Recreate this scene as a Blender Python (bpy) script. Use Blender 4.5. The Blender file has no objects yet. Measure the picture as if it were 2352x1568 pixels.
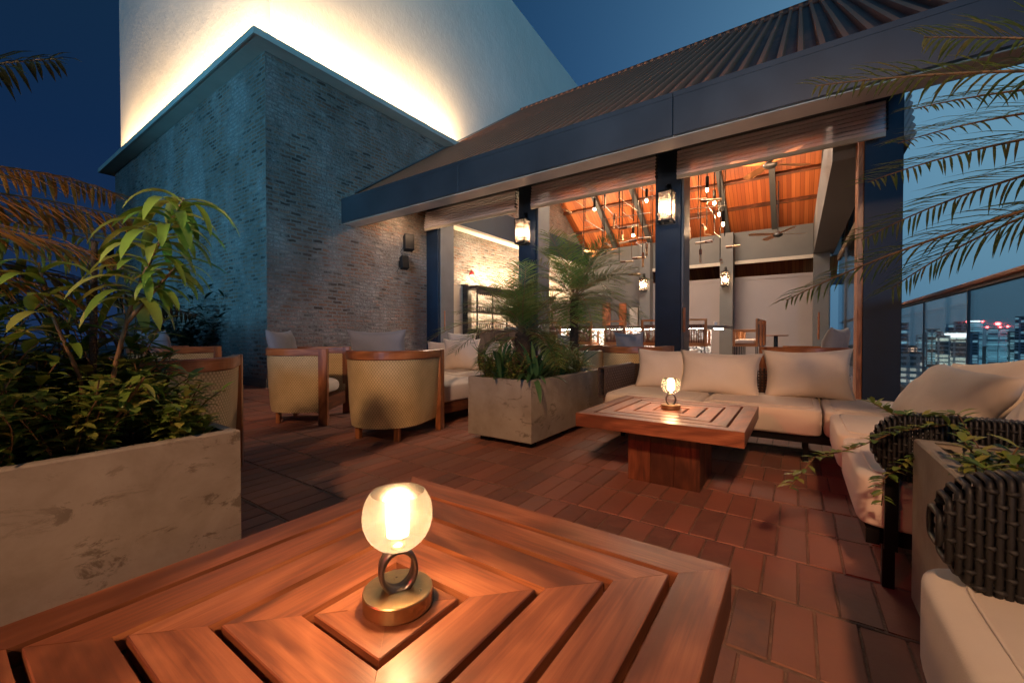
import bpy, bmesh, math, random
from mathutils import Vector, Matrix
R = math.radians
random.seed(7)
sc = bpy.context.scene
COL = sc.collection

# ------------------------------------------------------------------ camera
CAMH = 0.95
cd = bpy.data.cameras.new('camera'); cam = bpy.data.objects.new('camera', cd); COL.objects.link(cam)
cd.sensor_width = 36; cd.lens = 945/2352*36
cd.clip_start = 0.02; cd.clip_end = 5000
cam.location = (0, 0, CAMH); cam.rotation_euler = (R(90-0.85), 0, R(34.7))
sc.camera = cam

# ------------------------------------------------------------------ night sky
w = bpy.data.worlds.new('World'); sc.world = w; w.use_nodes = True
nt = w.node_tree; nt.nodes.clear()
def N(nt, t, **k):
    n = nt.nodes.new(t)
    for a, b in k.items():
        if a.startswith('i_'): n.inputs[a[2:].replace('_', ' ')].default_value = b
        else: setattr(n, a, b)
    return n
def L(nt, a, b): nt.links.new(a, b)
tc = N(nt, 'ShaderNodeTexCoord')
def glow(az, el, power):
    v = Vector((-math.sin(R(az))*math.cos(R(el)), math.cos(R(az))*math.cos(R(el)), math.sin(R(el))))
    d = N(nt, 'ShaderNodeVectorMath', operation='DOT_PRODUCT'); d.inputs[1].default_value = v
    L(nt, tc.outputs['Generated'], d.inputs[0])
    m = N(nt, 'ShaderNodeMath', operation='MAXIMUM'); L(nt, d.outputs['Value'], m.inputs[0]); m.inputs[1].default_value = 0
    p = N(nt, 'ShaderNodeMath', operation='POWER'); L(nt, m.outputs[0], p.inputs[0]); p.inputs[1].default_value = power
    return p.outputs[0]
sep = N(nt, 'ShaderNodeSeparateXYZ'); L(nt, tc.outputs['Generated'], sep.inputs[0])
ramp = N(nt, 'ShaderNodeValToRGB'); L(nt, sep.outputs['Z'], ramp.inputs[0])
cr = ramp.color_ramp; cr.elements[0].position = 0.0; cr.elements[0].color = (.010, .025, .072, 1)
cr.elements[1].position = 0.75; cr.elements[1].color = (.006, .020, .036, 1)
e_ = cr.elements.new(.33); e_.color = (.005, .020, .062, 1)
mx = N(nt, 'ShaderNodeMixRGB', blend_type='MIX'); L(nt, glow(-21, 19, 7.5), mx.inputs[0]); L(nt, ramp.outputs[0], mx.inputs[1]); mx.inputs[2].default_value = (.125, .265, .345, 1)
ad = N(nt, 'ShaderNodeMixRGB', blend_type='ADD'); ad.inputs[0].default_value = 1; L(nt, mx.outputs[0], ad.inputs[1])
m2 = N(nt, 'ShaderNodeMixRGB', blend_type='MULTIPLY'); m2.inputs[0].default_value = 1; L(nt, glow(8, 30, 4), m2.inputs[1]); m2.inputs[2].default_value = (.008, .04, .11, 1)
L(nt, m2.outputs[0], ad.inputs[2])
bg = N(nt, 'ShaderNodeBackground'); L(nt, ad.outputs[0], bg.inputs[0]); bg.inputs[1].default_value = 1.0
wo = N(nt, 'ShaderNodeOutputWorld'); L(nt, bg.outputs[0], wo.inputs[0])
sc.view_settings.view_transform = 'Standard'; sc.view_settings.look = 'None'
sc.view_settings.exposure = 0; sc.view_settings.gamma = 1

def lamp(kind, name, loc, color, energy, **k):
    ld = bpy.data.lights.new(name, kind); ld.color = color; ld.energy = energy
    for a, b in k.items():
        if a not in ('to', 'parent'): setattr(ld, a, b)
    o = bpy.data.objects.new(name, ld); COL.objects.link(o); o.location = loc
    if 'to' in k: o.rotation_euler = (Vector(k['to'])-Vector(loc)).to_track_quat('-Z', 'Y').to_euler()
    if k.get('parent'): o.parent = k['parent']
    return o
# added cyan lamps out of view, standing in for light from the city
lamp('SUN', 'city_light', (6, -9, 5), (.16, .56, 1.0), .75, angle=R(9), to=(6-.52, -9+1, 5-.10))
lamp('SPOT', 'cyan_fill', (-9, -15, .5), (.14, .60, 1.0), 6500, to=(-11.0, 3.6, 2.6), spot_size=R(33), spot_blend=.9, shadow_soft_size=.8)
lamp('SPOT', 'cyan_fill', (7, -12, 1.5), (.20, .66, 1.0), 9500, to=(-8.5, 9, 8.6), spot_size=R(44), spot_blend=.9, shadow_soft_size=.8)
lamp('SPOT', 'facade_fill', (-1.0, -6.5, .6), (1.0, .76, .62), 2100, to=(-3.6, 6.5, 3.9), spot_size=R(44), spot_blend=.8, shadow_soft_size=.4)  # added warm lamp brightening soffit and blinds from below
lamp('AREA', 'eaves_fill', (-7.2, 6.4, 3.75), (1.0, .62, .36), 22, shape='RECTANGLE', size=.5, size_y=.5, to=(-7.9, 6.6, 1.8))  # added lamp washing the brick under the eaves
# added warm fill for the seating and floor, no real fitting behind it
lamp('SPOT', 'warm_fill', (1.3, -5.5, 5.6), (1.0, .55, .30), 2000, to=(-.6, 2.0, .0), spot_size=R(70), spot_blend=.9, shadow_soft_size=.25)
lamp('SPOT', 'red_fill', (-3.2, -7.0, 4.2), (1.0, .05, .04), 650, to=(-.5, 2.4, 0), spot_size=R(11), spot_blend=.5, shadow_soft_size=.2)  # added red spot standing in for the red light on the floor

sc.cycles.use_denoising = True
sc.cycles.max_bounces = 6; sc.cycles.diffuse_bounces = 3; sc.cycles.glossy_bounces = 3
sc.cycles.transparent_max_bounces = 10; sc.cycles.transmission_bounces = 4
sc.cycles.sample_clamp_indirect = 4; sc.cycles.caustics_reflective = False; sc.cycles.caustics_refractive = False

# ------------------------------------------------------------------ helpers
yaw = R(34.7); pit = R(.85)
FW = Vector((-math.sin(yaw)*math.cos(pit), math.cos(yaw)*math.cos(pit), -math.sin(pit)))
RT = Vector((math.cos(yaw), math.sin(yaw), 0)); UP = RT.cross(FW)
def ray(x, y): return FW + RT*((x-1176)/945) - UP*((y-784)/945)
def onY(x, y, Y): r = ray(x, y); return Vector((0, 0, CAMH)) + r*(Y/r.y)
def onX(x, y, X): r = ray(x, y); return Vector((0, 0, CAMH)) + r*(X/r.x)

class MB:
    def __init__(s): s.v = []; s.f = []; s.uv = []; s.sm = []
    def face(s, pts, uv=None, smooth=False):
        b = len(s.v); s.v += [tuple(p) for p in pts]; s.f.append(tuple(range(b, b+len(pts))))
        s.uv.append(uv or [(0, 0)]*len(pts)); s.sm.append(smooth)
    def grid(s, rows, uvs=None, closed=False, smooth=True):
        # rows: list of lists of points (shared vertices)
        b = len(s.v); m = len(rows[0])
        for r in rows: s.v += [tuple(p) for p in r]
        for i in range(len(rows)-1):
            for j in range(m if closed else m-1):
                k = (j+1) % m
                s.f.append((b+i*m+j, b+i*m+k, b+(i+1)*m+k, b+(i+1)*m+j))
                if uvs: s.uv.append([uvs[i][j], uvs[i][k] if k else uvs[i][j+1] if len(uvs[i]) > j+1 else uvs[i][0], uvs[i+1][k] if k else (uvs[i+1][j+1] if len(uvs[i+1]) > j+1 else uvs[i+1][0]), uvs[i+1][j]])
                else: s.uv.append([(0, 0)]*4)
                s.sm.append(smooth)
    def box(s, c, d, rot=None, mode='grain', M=None, ch=0):
        # c centre, d full size; chamfered when ch > 0
        hx, hy, hz = d[0]/2, d[1]/2, d[2]/2
        off = (random.uniform(0, 50), random.uniform(0, 50)) if mode == 'grain' else (0, 0)
        ax = max(range(3), key=lambda i: d[i]); C = Vector(c)
        T = M if M is not None else (rot.to_matrix() if rot is not None else None)
        def put(p, n):
            pts = []; uv = []
            for q in p:
                q = Vector(q)
                if mode == 'grain':
                    oth = [i for i in range(3) if i != ax and i != n]
                    u = q[ax] if n != ax else q[(ax+1) % 3]
                    v = q[oth[0]] if n != ax else q[(ax+2) % 3]
                    uv.append((u+off[0], v+off[1]))
                W = (T @ q if T is not None else q) + C
                if mode == 'wall':
                    uv.append((W.y, W.z) if n == 0 else (W.x, W.z) if n == 1 else (W.x, W.y))
                pts.append(W)
            s.face(pts, uv)
        k = min(ch, hx*.9, hy*.9, hz*.9)
        h = (hx, hy, hz)
        if k <= 0:
            for n in range(3):
                a, b = (n+1) % 3, (n+2) % 3
                for sg in (-1, 1):
                    P = []
                    for (x, y) in ((-1, -1), (1, -1), (1, 1), (-1, 1)):
                        q = [0, 0, 0]; q[n] = sg*h[n]; q[a] = x*h[a]; q[b] = y*h[b]; P.append(q)
                    if sg < 0: P.reverse()
                    put(P, n)
            return
        for n in range(3):
            a, b = (n+1) % 3, (n+2) % 3
            for sg in (-1, 1):
                P = []
                for (x, y) in ((-1, -1), (1, -1), (1, 1), (-1, 1)):
                    q = [0, 0, 0]; q[n] = sg*h[n]; q[a] = x*(h[a]-k); q[b] = y*(h[b]-k); P.append(q)
                if sg < 0: P.reverse()
                put(P, n)
            for sa in (-1, 1):
                for sb in (-1, 1):
                    P = []
                    for t, w_ in ((-1, 0), (1, 0), (1, 1), (-1, 1)):
                        q = [0, 0, 0]; q[n] = t*(h[n]-k)
                        if w_ == 0: q[a] = sa*h[a]; q[b] = sb*(h[b]-k)
                        else: q[a] = sa*(h[a]-k); q[b] = sb*h[b]
                        P.append(q)
                    if sa*sb < 0: P.reverse()
                    put(P, a)
        for sx in (-1, 1):
            for sy in (-1, 1):
                for sz in (-1, 1):
                    P = [[sx*h[0], sy*(h[1]-k), sz*(h[2]-k)], [sx*(h[0]-k), sy*h[1], sz*(h[2]-k)], [sx*(h[0]-k), sy*(h[1]-k), sz*h[2]]]
                    if sx*sy*sz < 0: P.reverse()
                    put(P, 0)
    def bx(s, x0, x1, y0, y1, z0, z1, mode='grain', ch=0):
        s.box(((x0+x1)/2, (y0+y1)/2, (z0+z1)/2), (abs(x1-x0), abs(y1-y0), abs(z1-z0)), mode=mode, ch=ch)
    def tube(s, pts, r, n=8, cap=True, closed=False):
        pts = [Vector(p) for p in pts]; rr = r if isinstance(r, (list, tuple)) else [r]*len(pts)
        rows = []; uv = []; ref = Vector((0, 0, 1)); ln = 0; m = len(pts)
        for i, p in enumerate(pts):
            a = pts[(i-1) % m] if (i > 0 or closed) else p; b = pts[(i+1) % m] if (i < m-1 or closed) else p
            t = (b-a).normalized()
            u = t.cross(ref)
            if u.length < .1: u = t.cross(Vector((1, 0, 0)))
            u.normalize(); v = t.cross(u).normalized(); ref = u.cross(t) if abs(t.z) > .95 else ref
            rows.append([p + (u*math.cos(k*2*math.pi/n)+v*math.sin(k*2*math.pi/n))*rr[i] for k in range(n)])
            if i: ln += (pts[i]-pts[i-1]).length
            uv.append([(ln, k/n*6.28*rr[i]) for k in range(n+1)])
        if closed: rows.append(rows[0]); uv.append(uv[0])
        s.grid(rows, uv, closed=True)
        if cap and not closed: s.face(list(reversed(rows[0]))); s.face(rows[-1])
    def lathe(s, prof, c=(0, 0, 0), n=32, cap=False):
        rows = []; uv = []; l = 0
        for i, (r, z) in enumerate(prof):
            rows.append([(c[0]+r*math.cos(2*math.pi*k/n), c[1]+r*math.sin(2*math.pi*k/n), c[2]+z) for k in range(n)])
            if i: l += math.hypot(r-prof[i-1][0], z-prof[i-1][1])
            uv.append([(2*math.pi*k/n*max(r, .01), l) for k in range(n+1)])
        s.grid(rows, uv, closed=True)
        if cap: s.face(list(reversed(rows[0]))); s.face(rows[-1])
    def superbox(s, c, d, e=.25, n=14, puff=0, M=None, seed=0):
        # a soft cushion block: superquadric with slightly bulging top
        rows = []; uv = []
        def sp(v, p): return math.copysign(abs(v)**p, v)
        nu, nv = n*4, n*2
        C = Vector(c)
        for i in range(nv+1):
            a = -math.pi/2+math.pi*i/nv; row = []; ru = []
            for j in range(nu):
                b = 2*math.pi*j/nu
                x = sp(math.cos(a), e)*sp(math.cos(b), e); y = sp(math.cos(a), e)*sp(math.sin(b), e); z = sp(math.sin(a), e)
                q = Vector((x*d[0]/2, y*d[1]/2, z*d[2]/2))
                q.z += puff*(1-x*x)*(1-y*y)*(1 if z > 0 else 0)
                if M is not None: q = M @ q
                row.append(q+C); ru.append((q.x+q.z, q.y+q.z))
            ru.append(ru[0]); rows.append(row); uv.append(ru)
        s.grid(rows, uv, closed=True)
    def build(s, name, mat, parent=None, loc=None, merge=False):
        me = bpy.data.meshes.new(name); me.from_pydata(s.v, [], s.f)
        me.materials.append(mat)
        ul = me.uv_layers.new(name='UVMap'); flat = [c for f in s.uv for q in f for c in q]
        ul.data.foreach_set('uv', flat); me.polygons.foreach_set('use_smooth', s.sm)
        me.validate(); me.update()
        o = bpy.data.objects.new(name, me); COL.objects.link(o)
        if parent: o.parent = parent
        if loc: o.location = loc
        return o
def tag(o, label=None, cat=None, group=None, kind=None):
    if label: o['label'] = label
    if cat: o['category'] = cat
    if group: o['group'] = group
    if kind: o['kind'] = kind
    return o
def empty(name, loc=(0, 0, 0), rz=0, label=None, cat=None, group=None):
    o = bpy.data.objects.new(name, None); COL.objects.link(o); o.location = loc; o.rotation_euler = (0, 0, rz); o.empty_display_size = .1
    return tag(o, label, cat, group)
def copy_tree(o, parent=None):
    c = o.copy(); COL.objects.link(c)
    if parent: c.parent = parent
    for ch in [x for x in bpy.data.objects if x.parent == o]: copy_tree(ch, c)
    return c
def smooth(o, lv=1):
    m = o.modifiers.new('sub', 'SUBSURF'); m.levels = lv; m.render_levels = lv; return o

# ------------------------------------------------------------------ materials
def newmat(name):
    m = bpy.data.materials.new(name); m.use_nodes = True; t = m.node_tree
    return m, t, t.nodes['Principled BSDF']
def ramp2(t, src, stops):
    r = N(t, 'ShaderNodeValToRGB'); L(t, src, r.inputs[0]); el = r.color_ramp.elements
    while len(el) < len(stops): el.new(.5)
    for e, (p, c) in zip(el, stops): e.position = p; e.color = (*c, 1) if len(c) == 3 else c
    return r.outputs[0]
def noise(t, vec, scale, detail=4, rough=.55, dist=0):
    n = N(t, 'ShaderNodeTexNoise'); n.inputs['Scale'].default_value = scale; n.inputs['Detail'].default_value = detail
    n.inputs['Roughness'].default_value = rough; n.inputs['Distortion'].default_value = dist
    if vec is not None: L(t, vec, n.inputs['Vector'])
    return n.outputs['Fac']
def bump(t, h, b, strength=.5, dist=.01):
    n = N(t, 'ShaderNodeBump'); n.inputs['Strength'].default_value = strength; n.inputs['Distance'].default_value = dist
    L(t, h, n.inputs['Height']); L(t, n.outputs[0], b.inputs['Normal']); return n
def mapping(t, src, scale=(1, 1, 1), loc=(0, 0, 0)):
    n = N(t, 'ShaderNodeMapping'); L(t, src, n.inputs[0]); n.inputs['Scale'].default_value = scale; n.inputs['Location'].default_value = loc
    return n.outputs[0]
def math_(t, op, a, b=None):
    n = N(t, 'ShaderNodeMath', operation=op)
    for i, q in enumerate((a, b)):
        if q is None: continue
        if isinstance(q, (int, float)): n.inputs[i].default_value = q
        else: L(t, q, n.inputs[i])
    return n.outputs[0]
def mixc(t, f, a, b, mode='MIX'):
    n = N(t, 'ShaderNodeMixRGB', blend_type=mode)
    for i, q in enumerate((f, a, b)):
        if isinstance(q, (int, float)): n.inputs[i].default_value = q
        elif isinstance(q, tuple): n.inputs[i].default_value = (*q, 1)
        else: L(t, q, n.inputs[i])
    return n.outputs[0]
def simple(name, col, rough=.6, metal=0, var=.15, sc_=6, bs=.15, bd=.004, spec=.5):
    m, t, b = newmat(name); c = N(t, 'ShaderNodeTexCoord').outputs['Object']
    n = noise(t, c, sc_, 5); d = tuple(max(0, x*(1-var)) for x in col); e = tuple(min(1, x*(1+var)) for x in col)
    L(t, ramp2(t, n, [(.3, d), (.7, e)]), b.inputs['Base Color'])
    b.inputs['Roughness'].default_value = rough; b.inputs['Metallic'].default_value = metal
    b.inputs['Specular IOR Level'].default_value = spec
    n2 = noise(t, c, sc_*9, 4); bump(t, n2, b, bs, bd)
    r = math_(t, 'MULTIPLY_ADD', n, .25); t.nodes[-1].inputs[2].default_value = rough-.12; L(t, r, b.inputs['Roughness'])
    return m
def wood(name, c1, c2, c3, rough=.35, su=2.2, sv=30, coat=0.0):
    m, t, b = newmat(name); uv = N(t, 'ShaderNodeUVMap').outputs[0]
    wav = noise(t, mapping(t, uv, (su*.5, sv*.22, 1)), 1.0, 3, .5, .8)
    fine = noise(t, mapping(t, uv, (su*2.5, sv*6, 1)), 1.0, 5, .6, .3)
    big = noise(t, mapping(t, uv, (.9, 3.2, 1)), 1.6, 3, .5, 1.2)
    rings = math_(t, 'FRACT', math_(t, 'MULTIPLY', wav, 5.0))
    rings = math_(t, 'ABSOLUTE', math_(t, 'SUBTRACT', rings, .5))
    mix1 = math_(t, 'ADD', math_(t, 'MULTIPLY', rings, .55), math_(t, 'MULTIPLY', fine, .55))
    col = ramp2(t, mix1, [(.26, c1), (.44, c2), (.62, c3)])
    col = mixc(t, ramp2(t, big, [(.45, (0, 0, 0)), (.62, (.85, .85, .85))]), col, tuple(x*.55 for x in c1))
    L(t, col, b.inputs['Base Color'])
    rr = math_(t, 'MULTIPLY_ADD', fine, .3); t.nodes[-1].inputs[2].default_value = rough-.12; L(t, rr, b.inputs['Roughness'])
    b.inputs['Coat Weight'].default_value = coat; b.inputs['Coat Roughness'].default_value = .25
    bump(t, fine, b, .22, .0012); return m
M = {}
M['teak'] = wood('teak', (.20, .066, .028), (.34, .118, .05), (.47, .19, .085), .40, 2.0, 22, .12)
M['dark_teak'] = wood('dark_teak', (.09, .03, .014), (.17, .055, .022), (.25, .085, .035), .42)
M['rim_wood'] = wood('rim_wood', (.26, .085, .03), (.42, .15, .05), (.55, .22, .08), .35, 2.0, 26, .2)
M['stool_wood'] = wood('stool_wood', (.40, .15, .05), (.58, .25, .09), (.70, .34, .14), .4)
def plankmat():
    m, t, b = newmat('ceiling_plank'); g = N(t, 'ShaderNodeNewGeometry'); uv = N(t, 'ShaderNodeUVMap').outputs[0]
    col = ramp2(t, g.outputs['Random Per Island'], [(0, (.30, .075, .022)), (.5, (.42, .115, .03)), (1, (.55, .17, .05))])
    n = noise(t, mapping(t, uv, (1.2, 26, 1)), 1, 4, .6); col = mixc(t, .6, col, ramp2(t, n, [(.3, (.55, .5, .45)), (.7, (1, 1, 1))]), 'MULTIPLY')
    L(t, col, b.inputs['Base Color']); b.inputs['Roughness'].default_value = .45; return m
M['plank'] = plankmat()
M['light_wood'] = wood('light_wood', (.5, .33, .18), (.68, .47, .28), (.78, .58, .36), .4)
M['steel'] = simple('navy_steel', (.008, .019, .038), .5, .0, .2, 3, .05, .002, .3)
M['fascia'] = simple('fascia_metal', (.044, .052, .064), .42, .45, .18, 1.2, .04, .002)
M['soffit'] = simple('soffit_metal', (.62, .56, .50), .35, .45, .2, 1.5, .05, .002)
M['grey_steel'] = simple('grey_steel', (.11, .11, .115), .5, .2, .15, 3, .05, .002)
M['beam'] = simple('beam_paint', (.115, .112, .105), .6, 0, .12, 1.5, .06, .003)
M['rafter'] = simple('rafter_paint', (.05, .052, .052), .5, .1, .12, 1.5, .05, .002)
M['black_metal'] = simple('black_metal', (.012, .012, .013), .4, .6, .2, 8, .05, .001)
M['trim'] = simple('cornice_plaster', (.42, .41, .36), .75, 0, .1, 2, .2, .004)
M['brass'] = simple('brass', (.62, .42, .20), .32, .95, .12, 30, .1, .0006)
M['ring_metal'] = simple('ring_metal', (.22, .19, .17), .3, .9, .2, 25, .1, .0006)
M['soil'] = simple('soil', (.035, .018, .012), .95, 0, .5, 14, 1, .03)
M['bark'] = simple('bark', (.07, .04, .022), .9, 0, .5, 18, 1, .02)
M['stem'] = simple('stem', (.17, .09, .035), .7, 0, .35, 18, .4, .004)
M['screen'] = simple('roller_screen', (.30, .26, .25), .8, 0, .06, .7, .05, .002)
M['panel'] = simple('plaster_panel', (.50, .44, .36), .7, 0, .08, 2, .1, .003)
M['inside_floor'] = simple('inside_floor', (.13, .09, .07), .3, 0, .2, 3, .1, .002)
M['grey_wood'] = wood('cabinet_wood', (.025, .016, .012), (.045, .03, .022), (.07, .045, .032), .45)
M['speaker'] = simple('speaker_case', (.008, .008, .009), .6, 0, .2, 12, .3, .002, .2)
M['fan_metal'] = simple('fan_metal', (.10, .10, .10), .35, .7, .2, 8, .1, .001)
M['white'] = simple('white_enamel', (.7, .68, .62), .5, 0, .05, 4, .05, .002)
M['red_shade'] = simple('red_shade', (.5, .03, .03), .4, 0, .1, 4, .05, .002)
M['crockery'] = simple('crockery', (.75, .72, .68), .25, 0, .05, 4, .02, .001)

def plaster():
    m, t, b = newmat('white_render'); c = N(t, 'ShaderNodeTexCoord').outputs['Object']
    n = noise(t, c, .35, 6, .6); L(t, ramp2(t, n, [(.25, (.60, .58, .52)), (.75, (.72, .70, .64))]), b.inputs['Base Color'])
    b.inputs['Roughness'].default_value = .9
    h = math_(t, 'ADD', math_(t, 'MULTIPLY', noise(t, c, 9, 6, .65, .4), .6), math_(t, 'MULTIPLY', noise(t, c, 1.3, 4, .5), 1.2))
    bump(t, h, b, .6, .022); return m
M['render'] = plaster()
def brick(name, pale=0.0):
    m, t, b = newmat(name); uv = N(t, 'ShaderNodeUVMap').outputs[0]
    n1 = N(t, 'ShaderNodeTexNoise'); n1.inputs['Scale'].default_value = 5.0; n1.inputs['Detail'].default_value = 4; L(t, uv, n1.inputs['Vector'])
    off = N(t, 'ShaderNodeVectorMath', operation='MULTIPLY_ADD'); L(t, n1.outputs['Color'], off.inputs[0]); off.inputs[1].default_value = (.09, .055, 0); L(t, uv, off.inputs[2])
    bt = N(t, 'ShaderNodeTexBrick'); L(t, off.outputs[0], bt.inputs['Vector']); bt.offset = .5; bt.squash = 1
    bt.inputs['Scale'].default_value = 1; bt.inputs['Brick Width'].default_value = .21; bt.inputs['Row Height'].default_value = .074
    bt.inputs['Mortar Size'].default_value = .019; bt.inputs['Mortar Smooth'].default_value = .6; bt.inputs['Bias'].default_value = 0
    bt.inputs['Color1'].default_value = (.0, .0, .0, 1); bt.inputs['Color2'].default_value = (1, 1, 1, 1); bt.inputs['Mortar'].default_value = (.5, .5, .5, 1)
    rnd = bt.outputs['Color']; mort = bt.outputs['Fac']
    bc = ramp2(t, rnd, [(0, (.08, .055, .042)), (.10, (.12, .075, .055)), (.22, (.25, .125, .08)), (.45, (.24, .17, .135)), (.7, (.34, .16, .10)), (1, (.33, .28, .24))])  # darkest bricks are the recessed ones, their shade put in the colour
    patch = noise(t, mapping(t, uv, (.6, .5, 1)), 1.6, 8, .68, .6)
    smear = ramp2(t, patch, [(.44, (0, 0, 0)), (.60, (.9, .9, .9))])
    fine = noise(t, uv, 24, 5, .65)
    smearf = math_(t, 'MULTIPLY', smear, ramp2(t, fine, [(.38, (.2, .2, .2)), (.6, (1, 1, 1))]))
    col = mixc(t, smearf, bc, (.42, .42, .41))
    mc = mixc(t, mort, col, (.27, .245, .22))
    stain = ramp2(t, noise(t, mapping(t, uv, (.9, .5, 1)), 1.2, 7, .65), [(.30, (.5, .48, .46)), (.62, (1, 1, 1))])
    L(t, mixc(t, .85, mc, stain, 'MULTIPLY'), b.inputs['Base Color'])
    b.inputs['Roughness'].default_value = .88
    # recessed random bricks, rough squeezed joints
    h = math_(t, 'SUBTRACT', math_(t, 'MULTIPLY', ramp2(t, rnd, [(0, (0, 0, 0)), (.2, (.7, .7, .7)), (1, (1, 1, 1))]), 1.1), math_(t, 'MULTIPLY', mort, .15))
    h = math_(t, 'ADD', h, math_(t, 'MULTIPLY', noise(t, uv, 14, 6, .7), 1.8))
    bump(t, h, b, 1.0, .055); return m
M['brick'] = brick('tower_brick')
def roofmat():
    m, t, b = newmat('rusty_corrugated'); c = N(t, 'ShaderNodeTexCoord').outputs['Object']
    n = noise(t, mapping(t, c, (5.2, .35, .35)), 1.0, 5, .6, .2); n2 = noise(t, c, 2.2, 6, .7)
    k = math_(t, 'ADD', math_(t, 'MULTIPLY', n, .65), math_(t, 'MULTIPLY', n2, .4))
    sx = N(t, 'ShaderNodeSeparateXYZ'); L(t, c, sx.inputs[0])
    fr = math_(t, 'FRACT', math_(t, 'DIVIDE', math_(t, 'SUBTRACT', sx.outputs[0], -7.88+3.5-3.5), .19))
    rust_lit_rib = ramp2(t, fr, [(.25, (0, 0, 0)), (.38, (.9, .9, .9)), (.62, (.9, .9, .9)), (.75, (0, 0, 0))])  # rust by rib, also painting lit crests and shaded valleys
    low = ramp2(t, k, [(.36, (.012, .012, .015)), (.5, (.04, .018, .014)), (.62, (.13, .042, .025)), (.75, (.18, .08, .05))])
    L(t, mixc(t, math_(t, 'MULTIPLY', rust_lit_rib, .85), low, (.40, .135, .06)), b.inputs['Base Color'])
    b.inputs['Roughness'].default_value = .6; b.inputs['Metallic'].default_value = .05
    bump(t, n2, b, .2, .004); return m
M['roof'] = roofmat()
def concrete():
    m, t, b = newmat('planter_concrete'); c = N(t, 'ShaderNodeTexCoord').outputs['Object']
    n = noise(t, c, 3.5, 8, .65, .3); n2 = noise(t, mapping(t, c, (3, 3, 7)), 2.2, 8, .75, .6)
    col = ramp2(t, n, [(.3, (.26, .215, .165)), (.55, (.36, .31, .25)), (.75, (.42, .37, .31))])
    st = ramp2(t, n2, [(.55, (0, 0, 0)), (.62, (.8, .8, .8))])
    big = ramp2(t, noise(t, c, 1.7, 3), [(.48, (0, 0, 0)), (.6, (1, 1, 1))])
    L(t, mixc(t, math_(t, 'MULTIPLY', st, big), col, (.13, .10, .07)), b.inputs['Base Color'])
    b.inputs['Roughness'].default_value = .75; bump(t, math_(t, 'ADD', n, math_(t, 'MULTIPLY', st, -.5)), b, .25, .006); return m
M['concrete'] = concrete()
def paver():
    m, t, b = newmat('clay_paver'); g = N(t, 'ShaderNodeNewGeometry'); c = N(t, 'ShaderNodeTexCoord').outputs['Object']
    isl = g.outputs['Random Per Island']
    base = ramp2(t, isl, [(0, (.18, .075, .052)), (.35, (.28, .09, .052)), (.7, (.38, .125, .07)), (1, (.26, .125, .09))])
    n = noise(t, c, 16, 7, .65, .3); d = noise(t, c, 1.1, 5, .6)
    col = mixc(t, ramp2(t, n, [(.35, (0, 0, 0)), (.75, (.55, .55, .55))]), base, (.42, .19, .12))
    col = mixc(t, ramp2(t, d, [(.4, (0, 0, 0)), (.7, (.55, .55, .55))]), col, (.17, .10, .07))
    L(t, col, b.inputs['Base Color'])
    rr = ramp2(t, n, [(.3, (.58, .58, .58)), (.7, (.85, .85, .85))]); L(t, rr, b.inputs['Roughness'])
    bump(t, n, b, .35, .006); return m
M['paver'] = paver()
M['mortar'] = simple('mortar', (.22, .12, .08), .9, 0, .35, 9, .8, .01)
def wicker(name, c1, c2, ku=38, kv=56, dist=.003):
    m, t, b = newmat(name); uv = N(t, 'ShaderNodeUVMap').outputs[0]
    s = N(t, 'ShaderNodeSeparateXYZ'); L(t, uv, s.inputs[0])
    V = math_(t, 'MULTIPLY', s.outputs[1], kv); row = math_(t, 'FLOOR', V)
    odd = math_(t, 'MULTIPLY', math_(t, 'MODULO', row, 2.0), .5)
    U = math_(t, 'ADD', math_(t, 'MULTIPLY', s.outputs[0], ku), odd)
    hu = math_(t, 'ABSOLUTE', math_(t, 'SINE', math_(t, 'MULTIPLY', U, math.pi)))
    hv = math_(t, 'ABSOLUTE', math_(t, 'SINE', math_(t, 'MULTIPLY', V, math.pi)))
    hv2 = math_(t, 'ADD', math_(t, 'MULTIPLY', hv, .45), .55); h = math_(t, 'MULTIPLY', math_(t, 'POWER', hu, .8), hv2)
    nn = noise(t, uv, 9, 4)
    col = mixc(t, math_(t, 'MULTIPLY', h, 1.0), c1, c2); col = mixc(t, ramp2(t, nn, [(.35, (0, 0, 0)), (.8, (.4, .4, .4))]), col, c1)
    L(t, col, b.inputs['Base Color']); b.inputs['Roughness'].default_value = .5
    bump(t, h, b, 1.0, dist); return m
M['wicker'] = wicker('honey_wicker', (.40, .29, .12), (.86, .68, .38))
M['dark_wicker'] = simple('black_rope', (.009, .008, .008), .5, 0, .3, 40, .4, .002)
M['brown_wicker'] = simple('brown_rope', (.05, .028, .02), .5, 0, .3, 40, .4, .002)
def fabric(name, col, k=380):
    m, t, b = newmat(name); c = N(t, 'ShaderNodeTexCoord').outputs['Object']
    n = noise(t, c, 3, 5, .6); L(t, ramp2(t, n, [(.3, tuple(x*.9 for x in col)), (.7, col)]), b.inputs['Base Color'])
    b.inputs['Roughness'].default_value = .92; b.inputs['Sheen Weight'].default_value = .25
    a = N(t, 'ShaderNodeTexWave'); a.inputs['Scale'].default_value = k/6.28/2; L(t, mapping(t, c, (1, 1, 0)), a.inputs[0])
    h = math_(t, 'ADD', math_(t, 'MULTIPLY', noise(t, c, 300, 2), .25), math_(t, 'MULTIPLY', noise(t, c, 9, 3), 1.2))
    bump(t, h, b, .35, .006); return m
M['cream'] = fabric('cream_canvas', (.80, .69, .57))
M['pillow'] = fabric('beige_linen', (.80, .68, .56))
M['grey_fabric'] = fabric('grey_linen', (.24, .25, .28))
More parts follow.
